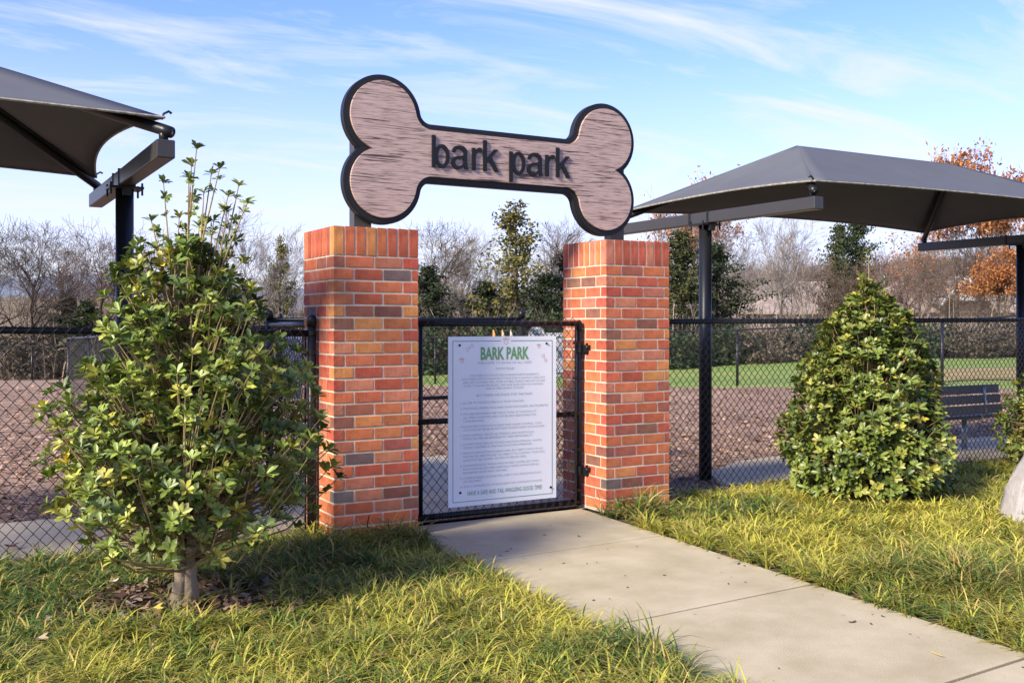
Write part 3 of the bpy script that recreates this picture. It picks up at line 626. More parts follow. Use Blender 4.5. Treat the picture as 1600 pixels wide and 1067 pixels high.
# ------------------------------------------------------------------ shade canopies
def canopy(xa, xb, label):
    """posts at xa and xb (y = .8), cross beams along y on each, hipped fabric roof between them"""
    cp = empty('shade_canopy', ((xa+xb)/2, .8, 0), label, 'canopy', 'black shade canopies'); ox, oy = (xa+xb)/2, .8
    L_ = lambda x, y, z: (x-ox, y-oy, z)
    lo, hi = min(xa, xb), max(xa, xb); rl, rr_ = lo+1.05, hi-1.13; ZR = 2.905
    for x in (xa, xb):
        s = -1 if x == lo else 1
        mb = MB(); mb.tube([L_(x, .8, 0), L_(x, .8, 2.155)], .0535, 20); p = mb.build('post', M['black'], cp, True)
        mb = MB(); mb.box(L_(x, .8, 2.146), (.20, .17, .014)); mb.box(L_(x, .72, 2.12), (.05, .03, .05)); mb.build('mounting_plate', M['black'], p)
        for a, b_ in ((-.09, -.075), (.09, -.075), (-.09, .075), (.09, .075)):
            mb = MB(); mb.tube([L_(x+a, .8+b_, 2.10), L_(x+a, .8+b_, 2.175)], .007, 6); mb.build('bolt', M['black'], p)
        mb = MB(); mb.box(L_(x, .80, 2.203), (.092, 2.52, .094)); bmn = mb.build('cross_beam', M['steel'], cp)
        bv = bmn.modifiers.new('bevel', 'BEVEL'); bv.width = .006; bv.segments = 2
        for y in (.72, .95):
            mb = MB(); mb.box(L_(x, y, 2.204), (.102, .022, .104)); mb.build('beam_strap', M['black'], bmn)
        for y, sy in ((-.40, -1), (2.0, 1)):
            mb = MB(); mb.tube([L_(x, y, 2.24), L_(x, y, 2.31)], .024, 12); mb.build('upright', M['black'], cp, True)
            mb = MB(); mb.tube([L_(x+s*.03, y+sy*.04, 2.29), L_(x, y, 2.308), L_(rl if s < 0 else rr_, .8, ZR-.07)], .03, 12); tb = mb.build('hip_tube', M['black'], cp, True)
            mb = MB(); mb.tube([L_(x+s*.033, y+sy*.044, 2.288), L_(x+s*.034, y+sy*.0455, 2.2875)], .006, 8); mb.build('bolt', M['bolt'], tb)
            mb = MB(); hx, hy = x-s*.01, y+sy*.0; mb.tube([L_(hx, hy, 2.36), L_(hx+s*.01, hy, 2.39), L_(hx+s*.035, hy, 2.405), L_(hx+s*.05, hy, 2.395)], .007, 6); mb.build('hook', M['black'], tb, True)
    mb = MB(); mb.tube([L_(rl, .8, ZR-.07), L_(rr_, .8, ZR-.07)], .03, 10); mb.build('ridge_tube', M['black'], cp, True)
    # fabric: four faces as curved grids
    ya, yb = -.42, 2.02; ze = 2.372
    C = [Vector((lo+.0, ya, ze)), Vector((hi, ya, ze)), Vector((hi, yb, ze)), Vector((lo, yb, ze))]
    Rl, Rr = Vector((rl, .8, ZR)), Vector((rr_, .8, ZR)); vs = []; fs = []; n_, k_ = 24, 10
    ed = MB()
    for a, b_, ra0, rb0 in ((C[0], C[1], Rl, Rr), (C[1], C[2], Rr, Rr), (C[2], C[3], Rr, Rl), (C[3], C[0], Rl, Rl)):
        o = len(vs); inw = ((ra0+rb0)/2-(a+b_)/2); eln = (b_-a).length; line = []
        for i in range(n_+1):
            t_ = i/n_; e_ = a.lerp(b_, t_); sag = 4*t_*(1-t_); e_ = e_+inw*(.10*sag if eln < 3 else .085*sag)
            rp = ra0.lerp(rb0, t_); line.append(e_)
            for k in range(k_+1):
                q = k/k_; p = e_.lerp(rp, q); p = p-Vector((0, 0, .045*4*q*(1-q)*sag**.5))
                vs.append(p-Vector((ox, oy, 0)))
        fs += [(o+i*(k_+1)+k, o+(i+1)*(k_+1)+k, o+(i+1)*(k_+1)+k+1, o+i*(k_+1)+k+1) for i in range(n_) for k in range(k_)]
        ed.tube([p-Vector((ox, oy, .004)) for p in line], .007, 5)
    mb = MB(); mb.add(vs, fs); o = mb.build('fabric_roof', M['fabric'], cp, True)
    md = o.modifiers.new('thickness', 'SOLIDIFY'); md.thickness = .003
    ed.build('hem_cable', M['fabriced'], o)
    return cp
canopy(3.556, 7.84, 'grey-black fabric shade canopy on posts right of the right pillar')
canopy(-5.35, -1.056, 'grey-black fabric shade canopy cut by the left edge, post behind the holly')

# ------------------------------------------------------------------ bench
BU, BV = onv(1530, .78), .78
bn = empty('park_bench', (BU-.62, BV, .035), 'dark slatted park bench on steel legs behind the fence, right of the clipped shrub', 'bench')
mb0 = MB(); mb0.box((0, 0, 0), (1.85, .028, .088)); 
for i, z in enumerate((.625, .525, .425)):
    mb = MB(); mb.box((0, .01-.02*i, z), (1.85, .03, .085)); mb.build('plank', M['bench'], bn)
for i in range(4):
    mb = MB(); mb.box((0, .05+.1*i, .345), (1.85, .09, .032)); mb.build('seat_plank', M['bench'], bn)
for x in (-.62, .62):
    mb = MB(); mb.tube([(x, .17, 0), (x, .17, .32)], .028, 10); mb.build('leg', M['galv'], bn, True)
    mb = MB(); mb.tube([(x, .38, .32), (x, .1, .315), (x+.03, .0, .33), (x+.05, -.035, .40), (x+.055, -.03, .5), (x+.06, -.012, .58), (x+.065, -.006, .65)], .017, 8); mb.build('bracket', M['galv'], bn, True)
    mb = MB(); mb.tube([(x, .17, 0), (x, .17, .012)], .07, 12); mb.build('foot_plate', M['galv'], bn)

# ------------------------------------------------------------------ shrubs
def leaf_arrays(n_seg=2):
    # unit leaf along +x, width 1 across y, folded along the midrib
    v = np.array([(0, 0, 0), (.35, -.34, .05), (.35, 0, -.02), (.35, .34, .05), (.72, -.5, .03), (.72, 0, -.05), (.72, .5, .03), (1, 0, -.12)])
    f4 = np.array([(1, 4, 5, 2), (2, 5, 6, 3)]); f3 = np.array([(0, 1, 2), (0, 2, 3), (4, 7, 5), (5, 7, 6)])
    return v, f4, f3
LV, LF4, LF3 = leaf_arrays()
def rosette(nl, ln, wd, r_):            # leaf transforms in cluster space, axis +z
    T = []
    for i in range(nl):
        a = i*2.4+r_.normal()*.25; el = R(r_.uniform(5, 62)); l_ = ln*r_.uniform(.75, 1.15)
        d_ = np.array([math.cos(a)*math.cos(el), math.sin(a)*math.cos(el), math.sin(el)]); sd_ = np.array([-math.sin(a), math.cos(a), r_.normal()*.25]); sd_ /= np.linalg.norm(sd_)
        up = np.cross(d_, sd_); z0 = -.012*i/nl*ln/.05
        T.append((LV[:, :1]*d_*l_+LV[:, 1:2]*sd_*wd*r_.uniform(.85, 1.15)+LV[:, 2:3]*up*l_+np.array([0, 0, z0])))
    return T
def cluster_mesh(nl, ln, wd, r_):
    T = rosette(nl, ln, wd, r_); V = np.concatenate(T); k = len(LV)
    me = npmesh('leaf_cluster', V, np.concatenate([LF4+k*i for i in range(nl)]), np.concatenate([LF3+k*i for i in range(nl)])); me.materials.append(M['leafobj']); return me
def frame(d_):
    d_ = d_/np.linalg.norm(d_); a = np.array([0, 0, 1.]) if abs(d_[2]) < .95 else np.array([1., 0, 0])
    e1 = np.cross(a, d_); e1 /= np.linalg.norm(e1); return np.stack([e1, np.cross(d_, e1), d_], 1)
GREENS = [((.13, .175, .028), 5), ((.17, .215, .035), 5), ((.25, .265, .045), 4), ((.07, .105, .02), 4), ((.33, .31, .05), 1.0), ((.45, .36, .04), .25)]
gw = np.array([g[1] for g in GREENS]); gw = gw/gw.sum()
def leafcol(r_): 
    c = np.array(GREENS[r_.choice(len(GREENS), p=gw)][0]); return c*(1+r_.normal()*.12)
def shrub(name, loc, prof, N, nl, ln, wd, label, seed, shell, trunk_r, stems=(), per=2, group='evergreen shrubs outside the fence', keep=None, tone=1.):
    r_ = np.random.default_rng(seed); root = empty(name, (*loc, 0), label, 'shrub', group)
    z_, el_, er_ = [np.array(q, float) for q in zip(*prof)]
    zz = np.linspace(z_.min(), z_.max(), 200); o_ = np.argsort(z_); ext = lambda z, q: np.interp(z, z_[o_], q[o_])
    wgt = ((ext(zz, el_)+ext(zz, er_))/2)**1.25; wgt /= wgt.sum()
    cvar = [cluster_mesh(nl, ln, wd, r_) for _ in range(7)]
    tw = MB(); tips = []
    for i in range(N):
        z = zz[r_.choice(200, p=wgt)]; a = r_.uniform(0, 2*math.pi); cr = math.cos(a)*RV[0]+math.sin(a)*RV[1]
        e_ = ext(z, er_)*(.5+.5*cr)+ext(z, el_)*(.5-.5*cr); lump = 1+.10*math.sin(3*a+z*5+seed)+.08*math.sin(5*a-z*9)
        q = r_.uniform()**shell; rr = e_*lump*(1-q*.75)
        tip = np.array([rr*math.cos(a), rr*math.sin(a), z]); 
        if keep is not None and not keep(tip, r_): continue
        z0 = max(r_.uniform(.15, .2+.33*min(z_.max()/1.6, 1)), z-.18-.55*rr*r_.uniform(.6, 1.2)); b0 = np.array([r_.normal()*trunk_r*.6, r_.normal()*trunk_r*.6, min(z0, z+.1)])
        mid = (b0+tip)/2+np.array([*(tip[:2]*.14), -.04*rr/.6])+r_.normal(size=3)*.015
        tw.tube([b0, (b0+mid)/2+r_.normal(size=3)*.008, mid, tip], [.0065, .005, .004, .0022], 4, False)
        dr = tip-mid; dr = dr/np.linalg.norm(dr)+np.array([0, 0, .45]); tips.append((tip, dr))
        for k in range(per-1):
            t_ = r_.uniform(.45, .9); p = mid+(tip-mid)*t_+r_.normal(size=3)*.025; tips.append((p, dr+r_.normal(size=3)*.6))
    for (sx, sz0, ex, ez, ey) in stems:      # upright bare shoots with a tuft on top
        b0 = np.array([sx*RV[0], sx*RV[1], sz0]); tp = np.array([ex*RV[0]+ey*DV[0], ex*RV[1]+ey*DV[1], ez]); mid = (b0+tp)/2+r_.normal(size=3)*.02
        tw.tube([b0, mid, tp], [.007, .005, .0025], 5, False); tips.append((tp, np.array([0, 0, 1.])+.2*r_.normal(size=3), .8))
        for t_ in (.9, .78, .62, .45):
            if r_.uniform() < .8: tips.append((mid+(tp-mid)*(2*t_-1)+r_.normal(size=3)*.012 if t_ > .5 else b0+(mid-b0)*2*t_, r_.normal(size=3)*.8+np.array([0, 0, .5]), .6))
    tw.build('branches', M['twig'], root)
    tb = MB()
    for k in range(4):
        a = k*1.6+.4; top = z_.max()*(.8-.1*k)
        tb.tube([(trunk_r*.8*math.cos(a)*1.3, trunk_r*.8*math.sin(a)*1.3, -.03), (trunk_r*.6*math.cos(a), trunk_r*.6*math.sin(a), .12), (.05*math.cos(a), .05*math.sin(a), .35), (.10*math.cos(a+.4), .10*math.sin(a+.4), top*.6), (.05*math.cos(a), .06*math.sin(a), top)],
                [trunk_r*1.15, trunk_r*.72, trunk_r*.58, trunk_r*.4, trunk_r*.12], 9)
    stuff(tb.build('trunk', M['stem'], root, True)); 
    # nearest clusters become parts, the rest one mass
    P = np.array([t[0] for t in tips]); X, Z = camc(P[:, 0]+loc[0], P[:, 1]+loc[1]); order = np.argsort(Z+0*X)
    near = set(order[:300].tolist()); Vs = []; F4 = []; F3 = []; Cs = []; off = 0; k = len(LV)
    for i, (p, d_, *ss) in enumerate(tips):
        ss = ss[0] if ss else 1.
        B_ = frame(np.asarray(d_, float)); c = leafcol(r_)*tone
        if i in near:
            o = bpy.data.objects.new('leaf_cluster', cvar[r_.integers(7)]); col.objects.link(o); o.parent = root
            o.rotation_euler = Matrix(B_.tolist()).to_euler(); o.location = p.tolist(); sc_ = ss*r_.uniform(.8, 1.1); c = c*1.05; o.scale = (sc_,)*3; o.color = (*np.clip(c, 0, 1), 1)
        else:
            for T in rosette(nl, ln, wd, r_):
                Vs.append(T@B_.T*ss+p); F4.append(LF4+off); F3.append(LF3+off); off += k; Cs.append(np.repeat((c*(1+r_.normal()*.15))[None], k, 0))
    if Vs: stuff(link('foliage', npmesh('foliage', np.concatenate(Vs), np.concatenate(F4), np.concatenate(F3), np.clip(np.concatenate(Cs), .005, 1)), M['leaf'], root))
    return root
HL = gnd(290, 941); mpp_ = 4.82/FPX
hp = [(940-y, a, b_) for y, a, b_ in ((375, 80, 15), (400, 92, 40), (430, 98, 85), (470, 108, 122), (520, 128, 155), (560, 150, 180), (610, 180, 190), (650, 196, 197), (720, 214, 215), (790, 200, 216), (845, 150, 140), (872, 60, 60))]
hp = [(a*mpp_, b_*mpp_, c*mpp_) for a, b_, c in hp]
st = []
r0_ = np.random.default_rng(3)
for ex, ez in ((28, 240), (8, 258), (50, 262), (-38, 285), (-12, 300), (80, 290), (95, 318), (62, 330), (25, 300), (40, 345), (-25, 335), (-55, 345), (70, 375), (88, 405), (10, 352), (-5, 400), (52, 405), (35, 270), (18, 285), (-70, 380), (60, 305)):
    st.append(((ex*.25)*mpp_, (940-r0_.uniform(470, 560))*mpp_, (ex+5)*mpp_, (940-ez)*mpp_, r0_.normal()*.06))
def keepL(tip, r_):                      # the right, lower side is thin and twiggy
    xr = tip[0]*RV[0]+tip[1]*RV[1]; dn = tip[0]*DV[0]+tip[1]*DV[1]
    p = 1.0
    if xr > .1 and tip[2] < .75: p *= .55
    if tip[2] < .40: p *= .42
    if tip[2] < .55 and dn < 0: p *= .5
    return r_.uniform() < p
shrub('holly_shrub', HL, hp, 980, 9, .060, .0245, 'tall open holly shrub with bare shoots on top and visible trunk, at left', 11, 1.6, .042, st, 2, keep=keepL, tone=1.15)
RS = gnd(1357, 776); m2 = 7.78/FPX
rp = [((776-y)*m2, a*m2, b_*m2) for y, a, b_ in ((440, 8, 8), (470, 34, 30), (500, 62, 55), (550, 86, 80), (600, 102, 98), (650, 114, 108), (700, 121, 117), (740, 118, 115), (768, 98, 92))]
shrub('clipped_shrub', RS, rp, 1900, 7, .060, .027, 'dense cone-shaped evergreen shrub in front of the right fence', 23, 3.2, .045, [(0, 1.4, .0, 1.86, 0), (.05, 1.35, .12, 1.66, 0), (-.03, 1.4, -.05, 1.70, .02)], 2, tone=.9)
rs2 = at(1640, 9.35)
shrub('clipped_shrub', rs2, [(.96, .05, .05), (.85, .22, .2), (.65, .36, .36), (.4, .42, .42), (.15, .38, .38), (.03, .25, .25)], 420, 7, .062, .027, 'low evergreen shrub cut by the right edge of the picture, behind the boulder', 31, 3.2, .04, tone=.9)

# ------------------------------------------------------------------ boulder
from mathutils import noise
bm = bmesh.new()
for x, y, z in ((-.33, -.16, -.12), (-.33, .14, -.12), (-.31, -.19, .05), (-.27, -.17, .13), (-.24, -.15, .30), (-.25, .10, .27), (-.15, -.13, .44), (-.12, .10, .46), (-.02, -.12, .50), (.18, -.10, .53), (.3, .1, .5), (.36, -.12, .34), (.4, -.2, -.12), (.38, .2, -.12), (.1, -.24, .02), (.12, -.2, .3), (0, .24, .1), (.02, .14, .5)):
    bm.verts.new((x, y, z))
hl_ = bmesh.ops.convex_hull(bm, input=bm.verts[:]); bmesh.ops.delete(bm, geom=[g for g in hl_['geom_interior'] if isinstance(g, bmesh.types.BMVert)], context='VERTS')
bmesh.ops.bevel(bm, geom=bm.edges[:], offset=.022, segments=2, affect='EDGES', clamp_overlap=True)
bmesh.ops.triangulate(bm, faces=bm.faces[:]); bmesh.ops.subdivide_edges(bm, edges=bm.edges[:], cuts=3, use_grid_fill=True)
bm.normal_update()
for v in bm.verts: v.co += v.normal*(noise.fractal(v.co*6, .9, 2, 6)*.012)
me = bpy.data.meshes.new('boulder'); bm.to_mesh(me); bm.free()
bo = link('boulder', me, M['stone'], None, True); x, y = at(1641, 6.75); bo.location = (x, y, 0); bo.rotation_euler = (0, 0, -YAW)
tag(bo, 'pale grey boulder in the grass at the right edge', 'boulder')

# ------------------------------------------------------------------ grass (liriope): arching blades in tufts
def blades(name, P, az, Ln, lean, wd, C, m, tipC=None, seg=3):
    n_ = len(P); S = np.linspace(0, 1, seg+1); dirx, diry = np.cos(az), np.sin(az); V = np.zeros((n_, 2*seg+1, 3), np.float32); CC = np.zeros((n_, 2*seg+1, 3), np.float32)
    tw_ = rng.normal(0, .5, n_)
    sx, sy = -np.sin(az+tw_), np.cos(az+tw_)
    for i, s in enumerate(S):
        h = Ln*lean*s**1.7; z = Ln*np.sqrt(np.maximum(1-lean**2*.55, .1))*(s*.95-.76*lean*s**2.1)
        px_, py_, pz_ = P[:, 0]+dirx*h, P[:, 1]+diry*h, P[:, 2]+z
        c = C if tipC is None else C+(tipC-C)*(s**2)
        if i < seg:
            wv = wd*(1-.55*s**2)/2
            V[:, 2*i] = np.stack([px_-sx*wv, py_-sy*wv, pz_], -1); V[:, 2*i+1] = np.stack([px_+sx*wv, py_+sy*wv, pz_], -1); CC[:, 2*i] = c; CC[:, 2*i+1] = c
        else: V[:, 2*seg] = np.stack([px_, py_, pz_], -1); CC[:, 2*seg] = c
    k = 2*seg+1; b0 = (np.arange(n_)*k)[:, None]
    F4 = np.concatenate([b0+np.array([2*i, 2*i+1, 2*i+3, 2*i+2]) for i in range(seg-1)]); F3 = b0+np.array([2*seg-2, 2*seg-1, 2*seg])
    return npmesh(name, V.reshape(-1, 3), F4, F3, np.clip(CC.reshape(-1, 3), .004, 1))
def smoothnoise(x, y, s, seed):
    r_ = np.random.default_rng(seed); t = 0
    for k in range(5): a = r_.uniform(0, 6.28); f = s*(1+.8*k); t = t+np.sin((x*math.cos(a)+y*math.sin(a))*f+r_.uniform(0, 6.28))/(1+.4*k)
    return t/2.2
g_n = 60000; gx = rng.uniform(-6.5, 12, g_n); gy = rng.uniform(-7.5, .30, g_n)
_, gz_ = camc(gx, gy)
dist = np.hypot(gx-CX, gy-CY)
dens = .72*np.clip(1.25*(4.2/np.maximum(dist, 2.5))**1.1, .16, 1.0)
mu = np.hypot(gx-HL[0], (gy-HL[1])*1.15)
ok = (~((gx > path_lr(gy)[0]-.0) & (gx < path_lr(gy)[1]+.0) & (gy < .4))) & (rng.uniform(size=g_n) < dens) & ((mu > .46) | (rng.uniform(size=g_n) < .10)) & (gz_ > 1.2)
for xa in (0, 1.982): ok &= ~((gx > xa-.02) & (gx < xa+W+.02) & (gy > -.02))
ok &= ~((gx > .5) & (gx < 2.0) & (gy > -.02))
gx, gy, dist = gx[ok], gy[ok], dist[ok]
nb_ = 22; n_t = len(gx)
clumps = [(*gnd(985, 1030), .27, 2.1, 0), (*gnd(900, 1040), .18, 1.35, 0), (*gnd(1455, 905), .40, 1.8, 0), (*gnd(1545, 925), .30, 1.9, 1), (*gnd(600, 840), .34, 2.1, 1), (*gnd(545, 835), .28, 2.0, 1), (*gnd(660, 845), .22, 1.8, 1), (*gnd(990, 808), .25, 2.2, 1), (*gnd(1020, 800), .18, 1.5, 1), (*gnd(480, 880), .35, 1.2, 0), (*gnd(1180, 800), .3, 1.1, 0), (*gnd(1310, 800), .25, 1.2, 0), (*gnd(1550, 720), .6, .9, 0), (*gnd(60, 900), .55, 1.15, 0), (*gnd(720, 905), .25, 1.0, 0), (*gnd(1130, 1060), .16, 1.2, 0)]
dark = np.zeros(n_t); tall = np.ones(n_t); straw = np.zeros(n_t)
for cx_, cy_, r, tl, sw_ in clumps:
    q = np.exp(-((gx-cx_)**2+(gy-cy_)**2)/r**2); dark = np.maximum(dark, q); tall = np.maximum(tall, 1+(tl-1)*q); straw = np.maximum(straw, q*sw_)
yl = np.clip(.52+.42*smoothnoise(gx, gy, 1.1, 5)+.35*smoothnoise(gx, gy, 4., 6)-.95*dark+.15*(gx > 1.5), 0, 1)
T_ = np.repeat(np.arange(n_t), nb_); nB = len(T_)
az = rng.uniform(0, 2*math.pi, nB)
P = np.stack([gx[T_]+np.cos(az)*rng.uniform(0, .022, nB), gy[T_]+np.sin(az)*rng.uniform(0, .022, nB), np.full(nB, -.02)], -1)
Ln = rng.uniform(.09, .22, nB)*tall[T_]*np.clip(1+.3*smoothnoise(gx, gy, 5., 9), .55, 1.5)[T_]; lean = rng.uniform(.25, 1.0, nB)**.6
# keep blades from reaching far over the walk
lft, rgt = path_lr(P[:, 1]); tipx = P[:, 0]+np.cos(az)*Ln*lean; over = (tipx > lft+.10) & (tipx < rgt-.10) & (P[:, 1] < .2); Ln[over] *= .55
yl_b = np.clip(yl[T_]+rng.normal(0, .26, n_t)[T_]+rng.normal(0, .24, nB), 0, 1)[:, None]
cg, cy2, cb = np.array([.06, .125, .022]), np.array([.46, .43, .06]), np.array([.52, .37, .12])
C = cg*(1-yl_b)+cy2*yl_b
br_ = (rng.uniform(size=nB) < .05+.16*straw[T_])[:, None]; C = np.where(br_, cb, C)*(1+rng.normal(0, .12, (nB, 1)))
tipC = np.where(rng.uniform(size=(nB, 1)) < .22, cb, C*1.1)
wd = rng.uniform(.0045, .0088, nB)*np.clip(dist[T_]/5.0, 1, 1.8)
stuff(tag(link('grass', blades('grass', P, az, Ln, lean, wd, C, M['blade'], tipC, seg=4), M['blade']), 'yellow-green arching grass filling the bed on both sides of the path', 'grass'))

# leaf litter under the holly
nL = 1100; a = rng.uniform(0, 6.28, nL); q = np.sqrt(rng.uniform(size=nL))*.55; mb = None
Vs, F4, Cs = [], [], []
pal = np.array([(.11, .06, .035), (.17, .10, .06), (.25, .17, .11), (.06, .035, .025), (.3, .24, .18)])
for i in range(nL):
    c = np.array([HL[0]+q[i]*math.cos(a[i])*1.1, HL[1]+q[i]*math.sin(a[i]), rng.uniform(.0, .03)]); B_ = frame(np.array([rng.normal()*.5, rng.normal()*.5, 1.])); l_ = rng.uniform(.015, .04)
    pts_ = np.array([(-.5, 0, .1), (0, -.32, 0), (.5, 0, .12), (0, .32, 0)])*l_*2
    th = rng.uniform(0, 6.28); Rz = np.array([[math.cos(th), -math.sin(th), 0], [math.sin(th), math.cos(th), 0], [0, 0, 1]])
    Vs.append(pts_@Rz.T@B_.T+c); F4.append(np.arange(4)+4*i); Cs.append(np.repeat(pal[rng.integers(5)][None]*rng.uniform(.7, 1.2), 4, 0))
stuff(tag(link('leaf_litter', npmesh('leaf_litter', np.concatenate(Vs), np.array(F4), None, np.concatenate(Cs)), M['dead']), 'brown leaf litter under the tall open holly', 'leaves'))

# single fallen leaves
def leaf_shape(lobed):
    bm = bmesh.new(); k = 18; vs = []
    for i in range(k):
        a = 2*math.pi*i/k; r = 1.0*(.72+.28*math.cos(5*a)) if lobed else .75
        vs.append(bm.verts.new((r*math.cos(a)*(1.25 if not lobed else 1), r*math.sin(a)*(.55 if not lobed else .85), .16*math.cos(2*a)+.05*random.random())))
    c = bm.verts.new((0, 0, -.02))
    for i in range(k): bm.faces.new((vs[i], vs[(i+1) % k], c))
    me = bpy.data.meshes.new('fallen_leaf'); bm.to_mesh(me); bm.free(); me.materials.append(M['deadobj']); return me
ms_ = [leaf_shape(True), leaf_shape(False)]
FL = [(742, 867, 0, .035, (.28, .12, .06), 'rust brown fallen leaf on the first slab by the left grass edge'), (722, 890, 0, .04, (.24, .09, .05), 'red-brown fallen leaf in the corner between slab and grass', ), (880, 880, 1, .013, (.03, .02, .015), 'small black leaf scrap on the second slab, nearest its left edge'),
      (1154, 881, 1, .018, (.04, .03, .02), 'black curled leaf scrap beside the right grass edge of the second slab'), (1331, 972, 1, .022, (.035, .025, .02), 'black curled leaf scrap on the third slab'), (1380, 963, 1, .014, (.04, .03, .02), 'small black scrap on the third slab nearest the right grass'),
      (1465, 1024, 1, .04, (.5, .36, .08), 'yellow grass-like leaf on the third slab near the right corner'), (905, 838, 1, .017, (.05, .035, .025), 'black scrap lying on the joint in the middle of the path'), (792, 861, 1, .014, (.05, .03, .02), 'small brown scrap on the first joint near the left'),
      (62, 1019, 0, .045, (.38, .29, .16), 'pale tan fallen leaf in the grass at lower left'), (242, 970, 0, .05, (.42, .36, .06), 'yellow fallen leaf in front of the holly trunk'), (18, 868, 0, .05, (.16, .04, .02), 'dark red fallen leaf by the left fence'), (1385, 790, 0, .05, (.4, .17, .05), 'orange fallen leaf at the foot of the cone shrub'), (177, 925, 1, .03, (.5, .45, .4), 'whitish curled leaf in the grass left of the holly trunk'), (1345, 782, 1, .03, (.5, .45, .38), 'pale curled leaf under the cone shrub'), (845, 787, 0, .035, (.2, .08, .05), 'brown fallen leaf on the concrete just inside the gate')]
for px, py, k, s, c, lb in FL:
    x, y = gnd(px, py); o = bpy.data.objects.new('fallen_leaf', ms_[k]); col.objects.link(o)
    onp = bool(in_path(np.array(x), np.array(y))); o.location = (x, y, s*.18 if onp else (.06 if py != 787 else .043)); o.scale = (s, s*(.28 if px == 1465 else 1), s*(.25 if px == 1465 else 1)); o.rotation_euler = (random.uniform(-.15, .15) if not onp else 0, random.uniform(-.2, .2) if not onp else 0, random.uniform(0, 6))
    o.color = (*c, 1); tag(o, lb, 'leaf', 'fallen leaves')

nS = 70; sy_ = rng.uniform(-4.2, .2, nS); lo_, hi_ = path_lr(sy_); q_ = rng.uniform(0, 1, nS); sx_ = lo_+(hi_-lo_)*np.where(rng.uniform(size=nS) < .5, q_, .5+.5*np.sign(q_-.5)*np.sqrt(np.abs(2*q_-1)))
th = rng.uniform(0, 6.28, nS); l_ = rng.uniform(.003, .010, nS); c0 = np.stack([sx_, sy_, np.full(nS, .004)], -1); e1 = np.stack([np.cos(th), np.sin(th), 0*th], -1)*l_[:, None]; e2 = np.stack([-np.sin(th), np.cos(th), .3+0*th], -1)*l_[:, None]*.4
V = np.stack([c0-e1-e2, c0+e1-e2, c0+e1+e2, c0-e1+e2], 1).reshape(-1, 3)
stuff(tag(link('debris', npmesh('debris', V, np.arange(4*nS).reshape(-1, 4), None, np.repeat(np.array([[.05, .035, .025]]), 4*nS, 0)), M['dead']), 'tiny dark specks of leaf debris scattered on the path', 'debris'))
# ------------------------------------------------------------------ mulch chips
nC = 80000; rr = 6.3*np.exp(rng.uniform(0, 1.35, nC)); aa = rng.uniform(R(90)-YAW-R(48), R(90)-YAW+R(48), nC)
mxx_, myy_ = CX+rr*np.cos(aa), CY+rr*np.sin(aa); X, Z = camc(mxx_, myy_)
inwalk = ((mxx_ > .0) & (mxx_ < 2.55) & (myy_ < 3.2)) | ((mxx_ < .05) & (myy_ < 1.53)) | ((mxx_ > 3.4) & (myy_ < np.interp(mxx_, [3.4, 3.75, 4.5, 5.5, 7], [.4, 1.03, 1.45, 1.6, 1.63])))
ok = (myy_ > .45) & ~inwalk & (Z < np.interp(X, [-6, -2, 4.9, 8.15, 14], [25, 24.8, 21, 18.2, 14]))
mxx_, myy_, rr = mxx_[ok], myy_[ok], rr[ok]; n_ = len(rr); hz_ = terrain(mxx_, myy_)
ln_ = rng.uniform(.010, .032, n_)*np.clip(rr/8, 1, 1.25); wd_ = ln_*rng.uniform(.25, .5, n_); th = rng.uniform(0, 6.28, n_); tl = rng.normal(0, .22, n_); t2 = rng.normal(0, .22, n_)
e1 = np.stack([np.cos(th), np.sin(th), tl], -1)*ln_[:, None]/1; e2 = np.stack([-np.sin(th), np.cos(th), t2], -1)*wd_[:, None]/1
c0 = np.stack([mxx_, myy_, hz_+.012+rng.uniform(0, .012, n_)], -1)
V = np.stack([c0-e1-e2, c0+e1-e2, c0+e1+e2, c0-e1+e2], 1).reshape(-1, 3); F4 = np.arange(4*n_).reshape(-1, 4)
pal = np.array([1.3, 1.2, 1.02])*np.array([(.17, .108, .08), (.22, .145, .11), (.28, .195, .155), (.11, .068, .05), (.36, .27, .22), (.24, .155, .115)])
C = np.repeat(pal[rng.choice(6, n_, p=[.25, .25, .2, .13, .09, .08])]*rng.uniform(.8, 1.2, (n_, 1)), 4, 0)
stuff(tag(link('mulch_chips', npmesh('mulch_chips', V, F4, None, C), M['chip']), 'brown wood chips covering the dog yard behind the fence', 'mulch'))

